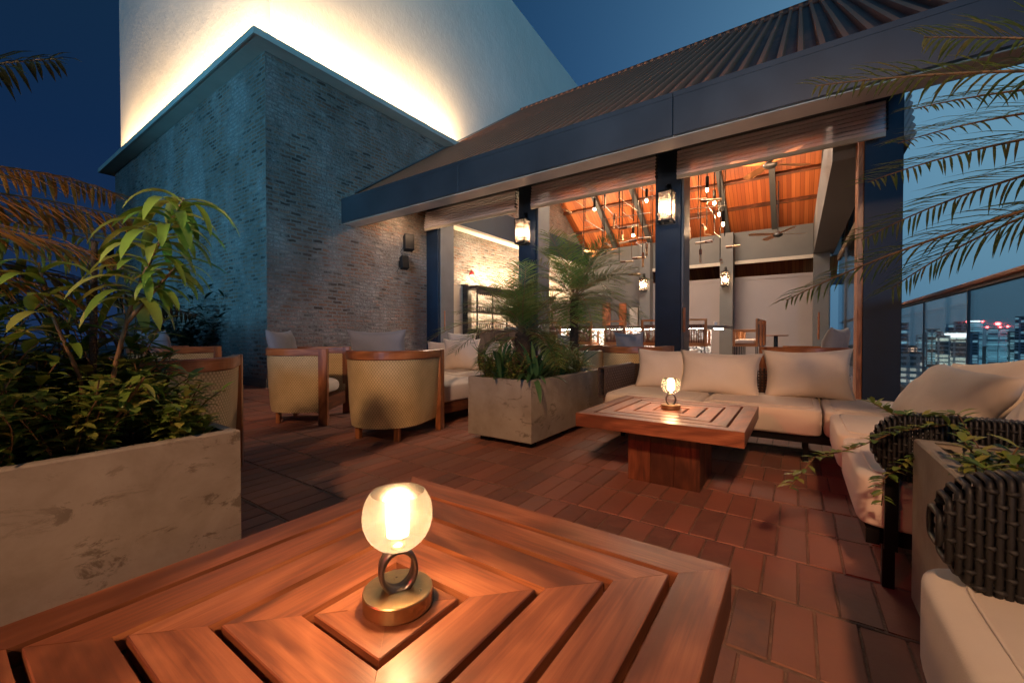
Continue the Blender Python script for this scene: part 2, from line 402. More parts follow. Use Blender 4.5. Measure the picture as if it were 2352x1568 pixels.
def leafmat(name, a, b_, c_, rough=.45):
    m, t, b = newmat(name); g = N(t, 'ShaderNodeNewGeometry')
    col = ramp2(t, g.outputs['Random Per Island'], [(0, a), (.5, b_), (1, c_)])
    c = N(t, 'ShaderNodeTexCoord').outputs['Object']
    col = mixc(t, .5, col, ramp2(t, noise(t, c, 7, 3), [(.3, (.55, .55, .55)), (.7, (1, 1, 1))]), 'MULTIPLY')
    L(t, col, b.inputs['Base Color']); b.inputs['Roughness'].default_value = rough
    tr = N(t, 'ShaderNodeBsdfTranslucent'); L(t, col, tr.inputs[0])
    ms = N(t, 'ShaderNodeMixShader'); ms.inputs[0].default_value = .3
    L(t, b.outputs[0], ms.inputs[1]); L(t, tr.outputs[0], ms.inputs[2]); L(t, ms.outputs[0], t.nodes['Material Output'].inputs[0]); return m
M['palm'] = leafmat('palm_leaf', (.08, .16, .03), (.15, .24, .05), (.24, .22, .06))
M['long_leaf'] = leafmat('long_leaf', (.10, .22, .03), (.24, .36, .05), (.46, .44, .11), .35)
M['herb'] = leafmat('herb_leaf', (.12, .23, .04), (.24, .34, .06), (.44, .40, .09))
M['strap'] = leafmat('strap_leaf', (.06, .15, .05), (.10, .22, .08), (.16, .26, .08), .3)
M['orange_leaf'] = leafmat('orange_frond', (.34, .14, .03), (.50, .22, .04), (.22, .18, .04))  # orange-brown leaf tones
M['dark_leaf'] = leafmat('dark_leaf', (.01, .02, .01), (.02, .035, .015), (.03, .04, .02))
def emit(name, col, s):
    m, t, b = newmat(name); e = N(t, 'ShaderNodeEmission'); e.inputs[0].default_value = (*col, 1); e.inputs[1].default_value = s
    L(t, e.outputs[0], t.nodes['Material Output'].inputs[0]); return m
WARM = (1.0, .60, .27)
M['bulb'] = emit('lamp_bulb', (1.0, .60, .30), 900)
M['bulb_small'] = emit('lantern_bulb', (1.0, .66, .40), 430)
M['pendant'] = emit('pendant_bulb', (1.0, .62, .32), 700)
M['cove'] = emit('cove_strip', (1.0, .66, .31), 60)
M['led'] = emit('led_strip', (1.0, .80, .62), 110)
M['red_led'] = emit('red_beacon', (1.0, .05, .05), 60)
M['crown_led'] = emit('crown_light', (.8, .95, 1.0), 3.5)
def frosted(name, col, transp, rough=.5, trans=.6, k=1.0):
    m, t, b = newmat(name); c = N(t, 'ShaderNodeTexCoord').outputs['Object']
    n = noise(t, c, 110, 6, .8); cc = ramp2(t, n, [(.3, tuple(x*.6*k for x in col)), (.7, tuple(x*k for x in col))])
    tl = N(t, 'ShaderNodeBsdfTranslucent'); L(t, cc, tl.inputs[0])
    tp = N(t, 'ShaderNodeBsdfTransparent'); tp.inputs[0].default_value = (*col, 1)
    gl = N(t, 'ShaderNodeBsdfGlossy'); gl.inputs['Roughness'].default_value = .25; gl.inputs[0].default_value = (.9, .85, .75, 1)
    a = N(t, 'ShaderNodeMixShader'); a.inputs[0].default_value = transp; L(t, tl.outputs[0], a.inputs[1]); L(t, tp.outputs[0], a.inputs[2])
    d = N(t, 'ShaderNodeMixShader'); d.inputs[0].default_value = .07; L(t, a.outputs[0], d.inputs[1]); L(t, gl.outputs[0], d.inputs[2])
    L(t, d.outputs[0], t.nodes['Material Output'].inputs[0]); return m
M['globe'] = frosted('frosted_globe', (1.0, .90, .84), .20, k=.012)
M['pane'] = frosted('lantern_pane', (1.0, .92, .86), .72, k=.7)
def clear(name, tint, g):
    m, t, b = newmat(name)
    tp = N(t, 'ShaderNodeBsdfTransparent'); tp.inputs[0].default_value = (*tint, 1)
    gl = N(t, 'ShaderNodeBsdfGlossy'); gl.inputs['Roughness'].default_value = .03
    fr = N(t, 'ShaderNodeFresnel'); fr.inputs[0].default_value = 1.45
    f = math_(t, 'MULTIPLY', fr.outputs[0], g)
    a = N(t, 'ShaderNodeMixShader'); L(t, f, a.inputs[0]); L(t, tp.outputs[0], a.inputs[1]); L(t, gl.outputs[0], a.inputs[2])
    L(t, a.outputs[0], t.nodes['Material Output'].inputs[0]); return m
M['glass'] = clear('railing_glass', (.93, .96, .97), .6)
def blindmat():
    m, t, b = newmat('clear_blind'); b.inputs['Base Color'].default_value = (.80, .74, .78, 1); b.inputs['Roughness'].default_value = .22
    tp = N(t, 'ShaderNodeBsdfTransparent'); tp.inputs[0].default_value = (.8, .74, .78, 1)
    a = N(t, 'ShaderNodeMixShader'); a.inputs[0].default_value = .25; L(t, b.outputs[0], a.inputs[1]); L(t, tp.outputs[0], a.inputs[2])
    L(t, a.outputs[0], t.nodes['Material Output'].inputs[0]); return m
M['blind'] = blindmat()
def stonelit():
    m, t, b = newmat('bar_stone'); uv = N(t, 'ShaderNodeUVMap').outputs[0]
    v = N(t, 'ShaderNodeTexVoronoi', feature='DISTANCE_TO_EDGE'); L(t, mapping(t, uv, (7, 13, 1)), v.inputs['Vector']); v.inputs['Scale'].default_value = 1
    e = ramp2(t, v.outputs['Distance'], [(.03, (.03, .03, .035)), (.12, (.78, .76, .74))])
    L(t, e, b.inputs['Base Color']); b.inputs['Roughness'].default_value = .8; bump(t, v.outputs['Distance'], b, 1, .03); return m
M['stone'] = stonelit()

# ------------------------------------------------------------------ terrace floor: clay pavers laid in soldier rows
def terrace():
    m = MB(); m.face([(-30, -12, -.0045), (12, -12, -.0045), (12, 7.2, -.0045), (-30, 7.2, -.0045)])
    o = m.build('terrace_ground', M['mortar']); tag(o, kind='structure')
    m = MB(); bw, bl, gap = .117, .345, .006
    y = -.32; r = 0
    while y < 7.15:
        big = (r % 2 == 0)
        g = .026 if big else .008
        x = -13.0 + random.uniform(0, bw)
        x0 = -13 if y > 1 else -5
        x = x0 + random.uniform(0, bw)
        while x < 2.4:
            z = random.uniform(-.001, .001); tx, ty = random.uniform(-.0008, .0008), random.uniform(-.0008, .0008)
            a, b2 = x+gap/2+random.uniform(-.001, .001), x+bw-gap/2
            c, d = y+g/2+random.uniform(-.002, .002), y+bl-g/2+random.uniform(-.002, .002); k = .003
            P = [(a+k, c+k, z-tx-ty), (b2-k, c+k, z+tx-ty), (b2-k, d-k, z+tx+ty), (a+k, d-k, z-tx+ty)]
            Q = [(a, c, z-.006), (b2, c, z-.006), (b2, d, z-.006), (a, d, z-.006)]
            b0 = len(m.v); m.v += P+Q
            for f in ((0, 1, 2, 3), (4, 5, 1, 0), (5, 6, 2, 1), (6, 7, 3, 2), (7, 4, 0, 3)):
                m.f.append(tuple(b0+i for i in f)); m.uv.append([(0, 0)]*4); m.sm.append(False)
            x += bw
        if big:
            xx = x0; rows = []
            while xx < 2.5:
                hh = .003 + random.uniform(-.002, .003)
                rows.append([(xx, y-.016, -.011), (xx, y-.007+random.uniform(-.002, .002), hh-.003), (xx, y+.007+random.uniform(-.002, .002), hh-.003), (xx, y+.016, -.011)]); xx += .06
            m2.grid(rows)
        y += bl; r += 1
    return m
m2 = MB(); mp = terrace(); tag(mp.build('terrace_floor', M['paver']), kind='structure')
tag(m2.build('mortar_ridges', M['mortar']), kind='structure')
m = MB(); m.face([(-8, 7.2, .004), (1.4, 7.2, .004), (1.4, 19, .004), (-8, 19, .004)]); tag(m.build('inside_floor', M['inside_floor']), kind='structure')
m = MB(); m.face([(-4000, -4000, -70), (4000, -4000, -70), (4000, 4000, -70), (-4000, 4000, -70)])
tag(m.build('city_ground', simple('city_ground', (.03, .035, .04), .9, 0, .5, .01, .1, .1)), kind='structure')

# ------------------------------------------------------------------ brick tower with cove-lit plaster volume
XT, YT = -7.9, 3.61
tower = empty('brick_tower', (-12, 10, 0), 0, 'weathered brick tower with glowing cove light under its white plastered upper block', 'building')
def tb(m, name, mat, sub=None):
    o = m.build(name, mat, sub or tower)
    if sub is None: o.location = (12, -10, 0)
    return o
def wallpoly(m, pts, flip=False):
    m.face(pts if not flip else list(reversed(pts)), [(p[1], p[2]) if abs(pts[0][0]-pts[1][0]) < .01 and abs(pts[0][0]-pts[2][0]) < .01 else (p[0], p[2]) for p in (pts if not flip else list(reversed(pts)))])
m = MB()
# right face (facing +X) runs on into the pavilion as its side wall and gable
wallpoly(m, [(XT, YT, -.02), (XT, 17.4, -.02), (XT, 17.4, 4.55), (XT, 12, 8.3), (XT, 8.6, 6.1), (XT, YT, 6.1)])
wallpoly(m, [(-17.75, YT, -.02), (XT, YT, -.02), (XT, YT, 6.1), (-17.75, YT, 6.1)])
wallpoly(m, [(-17.75, 17.4, -.02), (-17.75, YT, -.02), (-17.75, YT, 6.1), (-17.75, 17.4, 6.1)])
tb(m, 'brick_wall', M['brick'])
m = MB(); m.bx(-17.9, XT+.05, YT-.05, YT+.2, -.02, .16, 'wall'); m.bx(XT-.1, XT+.05, YT+.2, 7.4, -.02, .16, 'wall'); tb(m, 'plinth', M['beam'])
m = MB()
e = .30
for (a, b2) in (((-18.0, YT-e, 6.06), (XT+e, YT+.3, 6.12)), ((XT-.3, YT+.3, 6.06), (XT+e, 9.0, 6.12))):
    m.bx(a[0], b2[0], a[1], b2[1], a[2], b2[2], 'wall')
m.bx(-18.05, XT+e+.03, YT-e-.03, YT-e, 6.05, 6.17, 'wall'); m.bx(XT+e, XT+e+.03, YT-e, 8.95, 6.05, 6.17, 'wall'); m.bx(-18.08, -18.02, YT-e-.03, YT+.3, 6.05, 6.17, 'wall')
tb(m, 'cornice', M['trim'])
m = MB(); WX, WY = -8.02, 3.76
def zt(y): return 12.28-(y-11.34)*.068
P = [(WX, WY, 6.1), (WX, 24, 6.1), (WX, 24, zt(24)), (WX, WY, zt(WY))]; wallpoly(m, P)
P = [(-17.75, WY, 6.1), (WX, WY, 6.1), (WX, WY, zt(WY)), (-17.75, WY, zt(WY))]; wallpoly(m, P)
m.face([(-17.75, 24, 6.1), (-17.75, WY, 6.1), (-17.75, WY, zt(WY)), (-17.75, 24, zt(24))]); m.face([(-17.75, WY, zt(WY)), (WX, WY, zt(WY)), (WX, 24, zt(24)), (-17.75, 24, zt(24))])
tb(m, 'plaster_block', M['render'])
m = MB(); m.bx(-17.7, XT+.08, YT-.09, YT-.05, 6.122, 6.15, 'wall'); m.bx(XT+.05, XT+.09, YT-.05, 8.9, 6.122, 6.15, 'wall'); tb(m, 'cove_light', M['cove'])
lamp('AREA', 'cove_boost', (-12.9, YT-.2, 6.2), (1.0, .63, .31), 680, shape='RECTANGLE', size=9.2, size_y=.08, to=(-12.9, YT+.25, 8.6))  # hidden area lights added to spread the cove glow up the wall
lamp('AREA', 'cove_boost', (XT+.2, 6.2, 6.2), (1.0, .63, .31), 400, shape='RECTANGLE', size=5.0, size_y=.08, to=(XT-.25, 6.2, 8.6))

# ------------------------------------------------------------------ pavilion
pav = empty('pavilion', (-3.5, 12, 0), 0, 'open steel pavilion with rusty corrugated roof, navy columns and orange timber ceiling', 'pavilion')
def pb(m, name, mat, sub=None):
    o = m.build(name, mat, sub or pav)
    if sub is None: o.location = (3.5, -12, 0)
    return o
XEND = 1.72
YE, ZE, YR, SL = 5.08, 3.74, 11.93, .715
XR0, XR1 = XT+.02, XEND
ZR = ZE+(YR-YE)*SL
# corrugated sheets
def corrugate(y0, z0, y1, z1, x0=XR0, x1=XR1, sign=1):
    m = MB(); x = x0; prof = []
    while x < x1:
        for dx, h in ((0, 0), (.055, 0), (.07, .058), (.12, .058), (.135, 0)): prof.append((x+dx, h))
        x += .19
    seg = 5; nz = Vector((0, z0-z1, y1-y0)).normalized() if y1 > y0 else Vector((0, z1-z0, y0-y1)).normalized()
    for s_ in range(2):
        a, b2 = s_/2.0, (s_+1)/2.0+.01; lift = .006*(1-s_)
        rows = []
        for t_ in (a, b2):
            rows.append([(px, y0+(y1-y0)*min(t_, 1)+nz.y*(h+lift), z0+(z1-z0)*min(t_, 1)+nz.z*(h+lift)) for px, h in prof])
        m.grid(rows, smooth=False)
    return m
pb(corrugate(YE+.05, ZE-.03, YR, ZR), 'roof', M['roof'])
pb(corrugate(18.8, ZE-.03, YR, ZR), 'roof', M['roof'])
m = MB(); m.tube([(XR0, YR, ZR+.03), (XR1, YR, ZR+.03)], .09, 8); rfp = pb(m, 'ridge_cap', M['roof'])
m = MB()
for k in range(60):   # screw heads along the sheet ribs
    x = XR0+.095+.19*k
    if x > XR1: break
    for yy in (5.5, 6.9, 8.4, 9.9, 11.3):
        z = ZE-.03+(yy-YE-.05)*(ZR-ZE+.03)/(YR-YE-.05)
        m.box((x, yy-.58*.047, z+.82*.05), (.016, .016, .012))
pb(m, 'screw_heads', M['grey_steel'])
# flashing where the roof meets the tower
m = MB(); m.face([(XT+.02, YE+.3, ZE+.28), (XT+.14, YE+.3, ZE+.26), (XT+.14, YR, ZR+.06), (XT+.02, YR, ZR+.1)]); pb(m, 'flashing', M['grey_steel'])
# eaves fascia in panels with fine joints
xs = [XT+.03, -5.35, -1.15, 3.1]
xs = [XT+.03, onY(1052, 440, YE).x, onY(1545, 300, YE).x, XR1]
for a, b2 in zip(xs, xs[1:]):
    m = MB(); m.bx(a+.004, b2-.004, YE, YE+.05, 3.30, 3.80, 'wall', ch=.004); m.bx(a+.004, b2-.004, YE-.006, YE, 3.74, 3.80, 'wall'); pb(m, 'fascia_panel', M['fascia'])
m = MB(); m.bx(XT+.03, XR1, YE+.05, YE+.36, 3.29, 3.33, 'wall'); pb(m, 'soffit_strip', M['soffit'])
m = MB(); m.bx(XT+.02, XR1, YE+.36, YE+.40, 3.30, 3.95, 'wall'); m.bx(XT+.02, XR1-.2, YE+.05, YE+.06, 3.33, 3.7); pb(m, 'gutter', M['steel'])
m = MB(); a = math.atan(SL)
m.face([(XR0, YE+.4, 3.75), (XR1, YE+.4, 3.75), (XR1, 7.5, 5.1), (XR0, 7.5, 5.1)]); pb(m, 'eaves_lining', M['beam'])
# header beams
m = MB(); m.bx(XT+.02, 1.15, 7.52, 7.93, 4.12, 4.75, 'wall'); pb(m, 'header_beam', M['beam'])
m = MB(); m.bx(-7.9+.01, 1.15, 16.9, 17.2, 3.55, 4.66, 'wall'); pb(m, 'header_beam', M['beam'])
m = MB(); m.bx(.42, .95, 7.93, 16.9, 3.58, 4.75, 'wall'); pb(m, 'side_beam', M['beam'])
m = MB(); m.bx(XT+.003, XT+.32, 7.95, 16.9, 3.97, 4.76, 'wall'); pb(m, 'side_beam', M['steel'])
m = MB(); m.bx(XT+.003, XT+.30, 7.95, 16.9, 3.90, 3.968, 'wall'); pb(m, 'beam_ledge', M['panel'])
# columns
def column(x0, x1, y0, y1, z1=4.1, mat='steel'):
    m = MB(); m.bx(x0, x1, y0, y1, 0, z1, 'wall', ch=.006); return pb(m, 'column', M[mat])
for x0 in (-7.88, -5.02, -2.09, .75):
    wd = .41 if x0 < -7 else .43
    if x0 > 0: wd = .40
    column(x0, x0+wd, 7.5, 7.52+.40, 5.0 if x0 > 0 else 4.2)
    if x0 < 0:
        m = MB(); m.bx(x0+wd, x0+wd+.035, 7.56, 8.05, 0, 4.12, 'wall', ch=.004); pb(m, 'door_frame', M['grey_steel'])
m = MB(); m.bx(.69, .75, 7.53, 7.9, 0, 4.1); pb(m, 'door_frame', M['rim_wood'])
for x0 in (-5.2, -2.30, .42):
    column(x0, x0+.42, 16.45, 16.89, 4.6, 'beam')
# pleated clear blinds stacked under the eaves
def pleats(x0, x1, y, z0, z1, n=7, axis='x'):
    m = MB(); prof = []
    for i in range(n*6+1):
        t_ = i/(n*6.0); z = z1+(z0-z1)*t_
        prof.append((y-.05-.06*t_-.035*abs(math.sin(math.pi*n*t_)), z))
    if axis == 'x': rows = [[(x, p[0], p[1]) for p in prof] for x in (x0, (x0+x1)/2, x1)]
    else: rows = [[(-(p[0]-y)+y if 0 else y+(y-p[0]), x, p[1]) for p in prof] for x in (x0, (x0+x1)/2, x1)]
    m.grid(rows); return m
for (a, b2) in ((-7.80, -5.0), (-4.62, -2.05), (-1.70, .95)):
    o = pb(pleats(a, b2, 7.48, 3.66, 4.10), 'folding_blind', M['blind'])
    m = MB(); m.bx(a, b2, 7.36, 7.40, 3.60, 3.655, 'wall'); o2 = m.build('bottom_bar', M['panel'], o)
    m = MB()
    for k in range(7): m.box((b2+.012, 7.40-.008*k, 4.07-.062*k), (.02, .10, .03))
    m.build('edge_clips', M['black_metal'], o)
o = pb(pleats(7.6, 11.5, 1.15, 3.6, 4.2, 6, 'y'), 'folding_blind', M['blind'])
m = MB(); m.bx(1.17, 1.22, 7.55, 16, 3.5, 3.6); pb(m, 'blind_rail', M['grey_steel'])
m = MB(); m.bx(1.02, 1.10, 7.95, 16.4, 3.28, 3.44, 'wall'); pb(m, 'door_track', M['panel'])
m = MB(); m.bx(1.05, 1.062, 8.0, 16.4, .02, 3.28); pb(m, 'glass_wall', M['glass'])
for yy in (9.2, 11.6, 14): 
    m = MB(); m.bx(1.03, 1.08, yy, yy+.04, .02, 3.28); pb(m, 'glass_mullion', M['grey_steel'])
# ceiling: planks, rafters and purlins on both slopes
YC, ZC = 11.93, 8.06
def cz(y): return ZC-abs(y-YC)*.65
m = MB(); x = XT+.01
while x < 1.15:
    wd = .115
    for (y0, y1) in ((7.55, YC), (YC, 19.6)):
        j = random.uniform(-.004, .004)
        u0 = random.uniform(0, 40)
        P = [(x+.003, y0, cz(y0)+j), (x+wd-.003, y0, cz(y0)+j), (x+wd-.003, y1, cz(y1)+j), (x+.003, y1, cz(y1)+j)]
        m.face(list(reversed(P)), [(u0, 0+u0), (u0, .11+u0), (u0+5, .11+u0), (u0+5, u0)])
    x += wd
pb(m, 'ceiling_planks', M['plank'])
m = MB(); m.face([(XT, 7.55, cz(7.55)+.03), (1.2, 7.55, cz(7.55)+.03), (1.2, YC, ZC+.03), (XT, YC, ZC+.03)]); m.face([(XT, YC, ZC+.03), (1.2, YC, ZC+.03), (1.2, 19.6, cz(19.6)+.03), (XT, 19.6, cz(19.6)+.03)])
pb(m, 'ceiling_underlay', M['black_metal'])
ang = math.atan(.65); ln = math.hypot(1, .65)
for x in (-6.35, -4.9, -3.45, -2.1, -.67, .62):
    for sg in (-1, 1):
        y1 = 7.6 if sg < 0 else 16.92; yc = (YC+y1)/2
        m = MB(); m.box((x, yc, cz(yc)-.13), (.16, abs(y1-YC)*ln, .2), M=Matrix.Rotation(-sg*ang, 3, 'X'), mode='wall'); pb(m, 'rafter', M['rafter'])
for k in range(10):
    for sg in (-1, 1):
        y = YC+sg*(.35+.94*k*.56)
        y = YC+sg*(.4+.94*k)
        if 7.9 < y < 16.9:
            m = MB(); m.box(((XT+.95)/2, y, cz(y)-.045), (.95-XT, .10, .12), M=Matrix.Rotation(-sg*ang, 3, 'X')); pb(m, 'purlin', M['dark_teak'])
m = MB(); m.bx(XT+.01, .95, YC-.07, YC+.07, ZC-.3, ZC-.02); pb(m, 'ridge_beam', M['grey_steel'])
m = MB(); m.face([(1.2, 7.5, 4.7), (1.2, 17.2, 4.6), (1.2, YC, ZC)]); m.face([(1.17, 7.9, 4.7), (1.17, YC, ZC), (1.17, 17.2, 4.6)]); pb(m, 'gable_panel', M['beam'])
# far roller screens and back wall
for (a, b2) in ((-5.1, -2.0), (-1.98, .9)):
    m = MB(); m.bx(a, b2, 17.22, 17.25, 0, 2.98, 'wall'); m.bx(a, b2, 17.2, 17.27, 2.96, 3.08, 'wall'); pb(m, 'roller_screen', M['screen'])
    m = MB(); m.bx(a, b2, 16.80, 16.89, 3.50, 3.62, 'wall'); pb(m, 'rolled_blind', M['panel'])
for yy in (17.8,):
    m = MB(); m.bx(-8, 3, 19.6, 19.7, 2.85, 3.25, 'wall'); pb(m, 'far_fascia', M['fascia'])
m = MB(); m.bx(-7.88, -5.25, 17.0, 17.15, 0, 3.55, 'wall'); pb(m, 'back_wall', M['beam'])
for i, (x0, x1, z1, mt) in enumerate(((-6.95, -6.6, 2.35, 'teak'), (-6.2, -5.9, 2.3, 'plank'), (-5.75, -5.4, 2.1, 'panel'))):
    m = MB(); m.bx(x0, x1, 16.93, 16.99, .02, z1); pb(m, 'door_panel', M[mt])
m = MB(); m.bx(XT+.01, XT+.06, 8.1, 8.85, 0, 2.35, 'wall'); pb(m, 'wall_panel', M['panel'])
m = MB(); m.bx(XT+.01, XT+.25, 8.85, 9.02, 0, 2.4, 'wall'); pb(m, 'pilaster', M['grey_wood'])
for p, s_ in (((-7.44, 7.70, 1.33), .5), ((-1.59, 7.50, 1.22), .42), ((.40, 11.5, 1.16), .62)):
    m = MB(); m.box(p, (.035, .04, s_), ch=.006); m.box((p[0]-.02, p[1]+.03, p[2]+s_*.3), (.02, .06, .03)); m.box((p[0]-.02, p[1]+.03, p[2]-s_*.3), (.02, .06, .03)); pb(m, 'pull_handle', M['teak'])

# added lamps that fill the room with warm light, no real fittings
lamp('AREA', 'ceiling_fill', (-3.2, 14.2, 4.1), (1.0, .62, .36), 270, shape='RECTANGLE', size=7, size_y=.5, to=(-3.2, 15.0, 9))
lamp('AREA', 'ceiling_fill', (-3.2, 9.6, 4.3), (1.0, .62, .36), 120, shape='RECTANGLE', size=7, size_y=.5, to=(-3.2, 9.4, 9))
lamp('AREA', 'wall_fill', (-7.45, 12.2, 2.42), (1.0, .72, .42), 560, shape='RECTANGLE', size=6.5, size_y=.2, to=(-7.9, 12.2, 3.7))
lamp('AREA', 'room_fill', (-3.2, 12.3, 6.2), (1.0, .80, .62), 700, shape='RECTANGLE', size=3, size_y=2, to=(-3.2, 12.3, 0))

# ------------------------------------------------------------------ tables
def make_table(rz=0):
    t = empty('coffee_table', (0, 0, 0), rz); H = .455; TH = .085
    rings = [(.5, .412), (.397, .31), (.295, .21), (.195, .105), (.090, 0)]
    for i, (o_, i_) in enumerate(rings):
        m = MB(); z0 = H-(TH if i == 0 else .03); k = .002
        for q in range(4):
            Rm = Matrix.Rotation(q*math.pi/2, 3, 'Z'); u0, v0 = random.uniform(0, 40), random.uniform(0, 40)
            g = .0006
            if i_ > 0:
                A = [(-o_+k+g, -o_+k), (o_-k-g, -o_+k), (i_+k*0-g, -i_-k*0), (-i_+g, -i_)]
            else:
                A = [(-o_+k+g, -o_+k), (o_-k-g, -o_+k), (0, -g)]
            m.face([Rm @ Vector((x, y, H)) for x, y in A], [(x+u0, y+v0) for x, y in A])
            B = [(-o_+k, -o_+k, H), (-o_, -o_, H-k), (o_, -o_, H-k), (o_-k, -o_+k, H)]
            m.face([Rm @ Vector(p) for p in B], [(p[0]+u0, p[1]+p[2]+v0) for p in B])
            B = [(-o_, -o_, H-k), (-o_, -o_, z0), (o_, -o_, z0), (o_, -o_, H-k)]
            m.face([Rm @ Vector(p) for p in B], [(p[0]+u0+3, p[2]+v0) for p in B])
            if i_ > 0:
                B = [(-i_, -i_, H), (i_, -i_, H), (i_, -i_, z0), (-i_, -i_, z0)]
                m.face([Rm @ Vector(p) for p in B], [(p[0]+u0+7, p[2]+v0) for p in B])
            if i_ > 0:
                A = [(-o_, -o_), (-i_, -i_), (i_, -i_), (o_, -o_)]
                m.face([Rm @ Vector((x, y, z0)) for x, y in A], [(x+u0, y+v0) for x, y in A])
            else:
                A = [(-o_, -o_), (0, 0), (o_, -o_)]
                m.face([Rm @ Vector((x, y, z0)) for x, y in A], [(x+u0, y+v0) for x, y in A])
        m.build('top_board', M['teak'], t)
    m = MB(); m.bx(-.41, .41, -.41, .41, H-.075, H-.034); m.build('top_tray', M['dark_teak'], t)
    m = MB(); b = .23
    for q in range(4):
        Rm = Matrix.Rotation(q*math.pi/2, 3, 'Z')
        for k in range(3):
            m.box(Rm @ Vector((-.155+.153*k, -b+.012, (H-.085)/2)), (.151, .024, H-.086) if q % 2 == 0 else (.024, .151, H-.086), ch=.0015)
    m.build('pedestal', M['dark_teak'], t)
    return t
T1 = make_table(); T1.location = (-.611, .485, 0)
tag(T1, 'large square teak table with concentric slots filling the foreground', 'coffee table', 'square slatted teak tables')
T2 = copy_tree(T1); T2.location = (-.695, 2.895, 0); T2.rotation_euler = (0, 0, 0); T2.scale = (.955, .955, .99)
T2['label'] = 'square teak pedestal table in front of the cream corner sofa'

def make_lamp():
    t = empty('table_lamp')
    m = MB(); m.lathe([(.0, .0), (.058, .0)], n=48); m.lathe([(.058, .0), (.0625, .004)], n=48); m.lathe([(.0625, .004), (.0625, .029)], n=48); m.lathe([(.0625, .029), (.061, .031)], n=48); m.lathe([(.061, .031), (0, .031)], n=48); m.build('base', M['brass'], t)
    m = MB(); rows = []; n = 40   # flat ring standing on the base
    for i in range(n+1):
        a = 2*math.pi*i/n; row = []
        for (dr, dy) in ((-.005, -.010), (.003, -.012), (.005, 0), (.003, .012), (-.005, .010)):
            row.append(((.036+dr)*math.cos(a)*.86, dy*1.25, .027+.038+(.038+dr)*math.sin(a)))
        rows.append(row)
    m.grid(rows, closed=True); o = m.build('ring', M['ring_metal'], t); o.rotation_euler = (0, 0, R(62))
    prof = []
    for i in range(21):
        a = -math.pi/2+.28+(math.pi*.5+.70-.28)*i/20.0
        prof.append((.0625*math.cos(a)**.85, .166+.0625*math.sin(a)))
    prof = [(0, prof[0][1])]+prof; inner = [(max(0, r-.002), z+.001) for r, z in reversed(prof)]
    m = MB(); m.lathe(prof, n=48); m.lathe([(prof[-1][0], prof[-1][1]), (inner[0][0], inner[0][1]+.001)], n=48); m.build('glass_shade', M['globe'], t)
    m = MB(); m.lathe([(0, .100), (.013, .100), (.013, .112), (0, .112)], n=20); m.build('socket', M['brass'], t)
    m = MB(); m.lathe([(0, .128), (.019, .130), (.019, .192), (.012, .198), (0, .198)], n=20); m.build('bulb', M['bulb'], t)
    return t
L1 = make_lamp(); L1.location = (-.600, .498, .4555); tag(L1, 'lit table lamp with frosted globe on the large foreground table', 'table lamp', 'globe table lamps')
L2 = copy_tree(L1); L2.location = (-.70, 2.905, .451); L2.rotation_euler = (0, 0, R(-38)); L2['label'] = 'small lit globe lamp on the table by the corner sofa'

# ------------------------------------------------------------------ planters
def make_planter(name, x0, x1, y0, y1, label, ztop=.58):
    t = empty(name, ((x0+x1)/2, (y0+y1)/2, 0)); tag(t, label, 'planter', 'concrete planters')
    hx, hy = (x1-x0)/2, (y1-y0)/2; w_ = .035; m = MB(); k = .006; zb = .06
    O = [(-hx, -hy), (hx, -hy), (hx, hy), (-hx, hy)]; I = [(-hx+w_, -hy+w_), (hx-w_, -hy+w_), (hx-w_, hy-w_), (-hx+w_, hy-w_)]
    def ring(pts, z, s=0): return [(p[0]-math.copysign(s, p[0]), p[1]-math.copysign(s, p[1]), z) for p in pts]
    rows = [ring(O, zb, k), ring(O, zb+k), ring(O, ztop-k), ring(O, ztop, k), ring(I, ztop, -k), ring(I, ztop-k), ring(I, ztop-.2)]
    m.grid(rows, closed=True, smooth=False); m.face([(p[0], p[1], zb) for p in reversed(ring(O, zb, k))])
    m.build('box', M['concrete'], t)
    m = MB(); n = 26; rr = []
    for i in range(n+1):
        rr.append([(-hx+w_+(2*hx-2*w_)*j/n, -hy+w_+(2*hy-2*w_)*i/n, ztop-.055+random.uniform(-.018, .018)) for j in range(n+1)])
    m.grid(rr); m.build('soil', M['soil'], t)
    m = MB()
    for sx in (-1, 1):
        for sy in (-1, 0, 1): m.box((sx*(hx-.12), sy*(hy-.14), .03), (.10, .10, .06))
    m.build('feet', M['black_metal'], t)
    return t
PL = make_planter('planter', -2.395, -1.798, -.85, .718, 'stained concrete planter on the left holding a leafy shrub')
PC = make_planter('planter', -2.45, -1.775, 2.84, 4.36, 'pale concrete planter in the middle holding two small palms')
PR = make_planter('planter', .325, 1.75, 1.32, 1.90, 'tan concrete planter at right between two sofas with trailing herbs', .605)

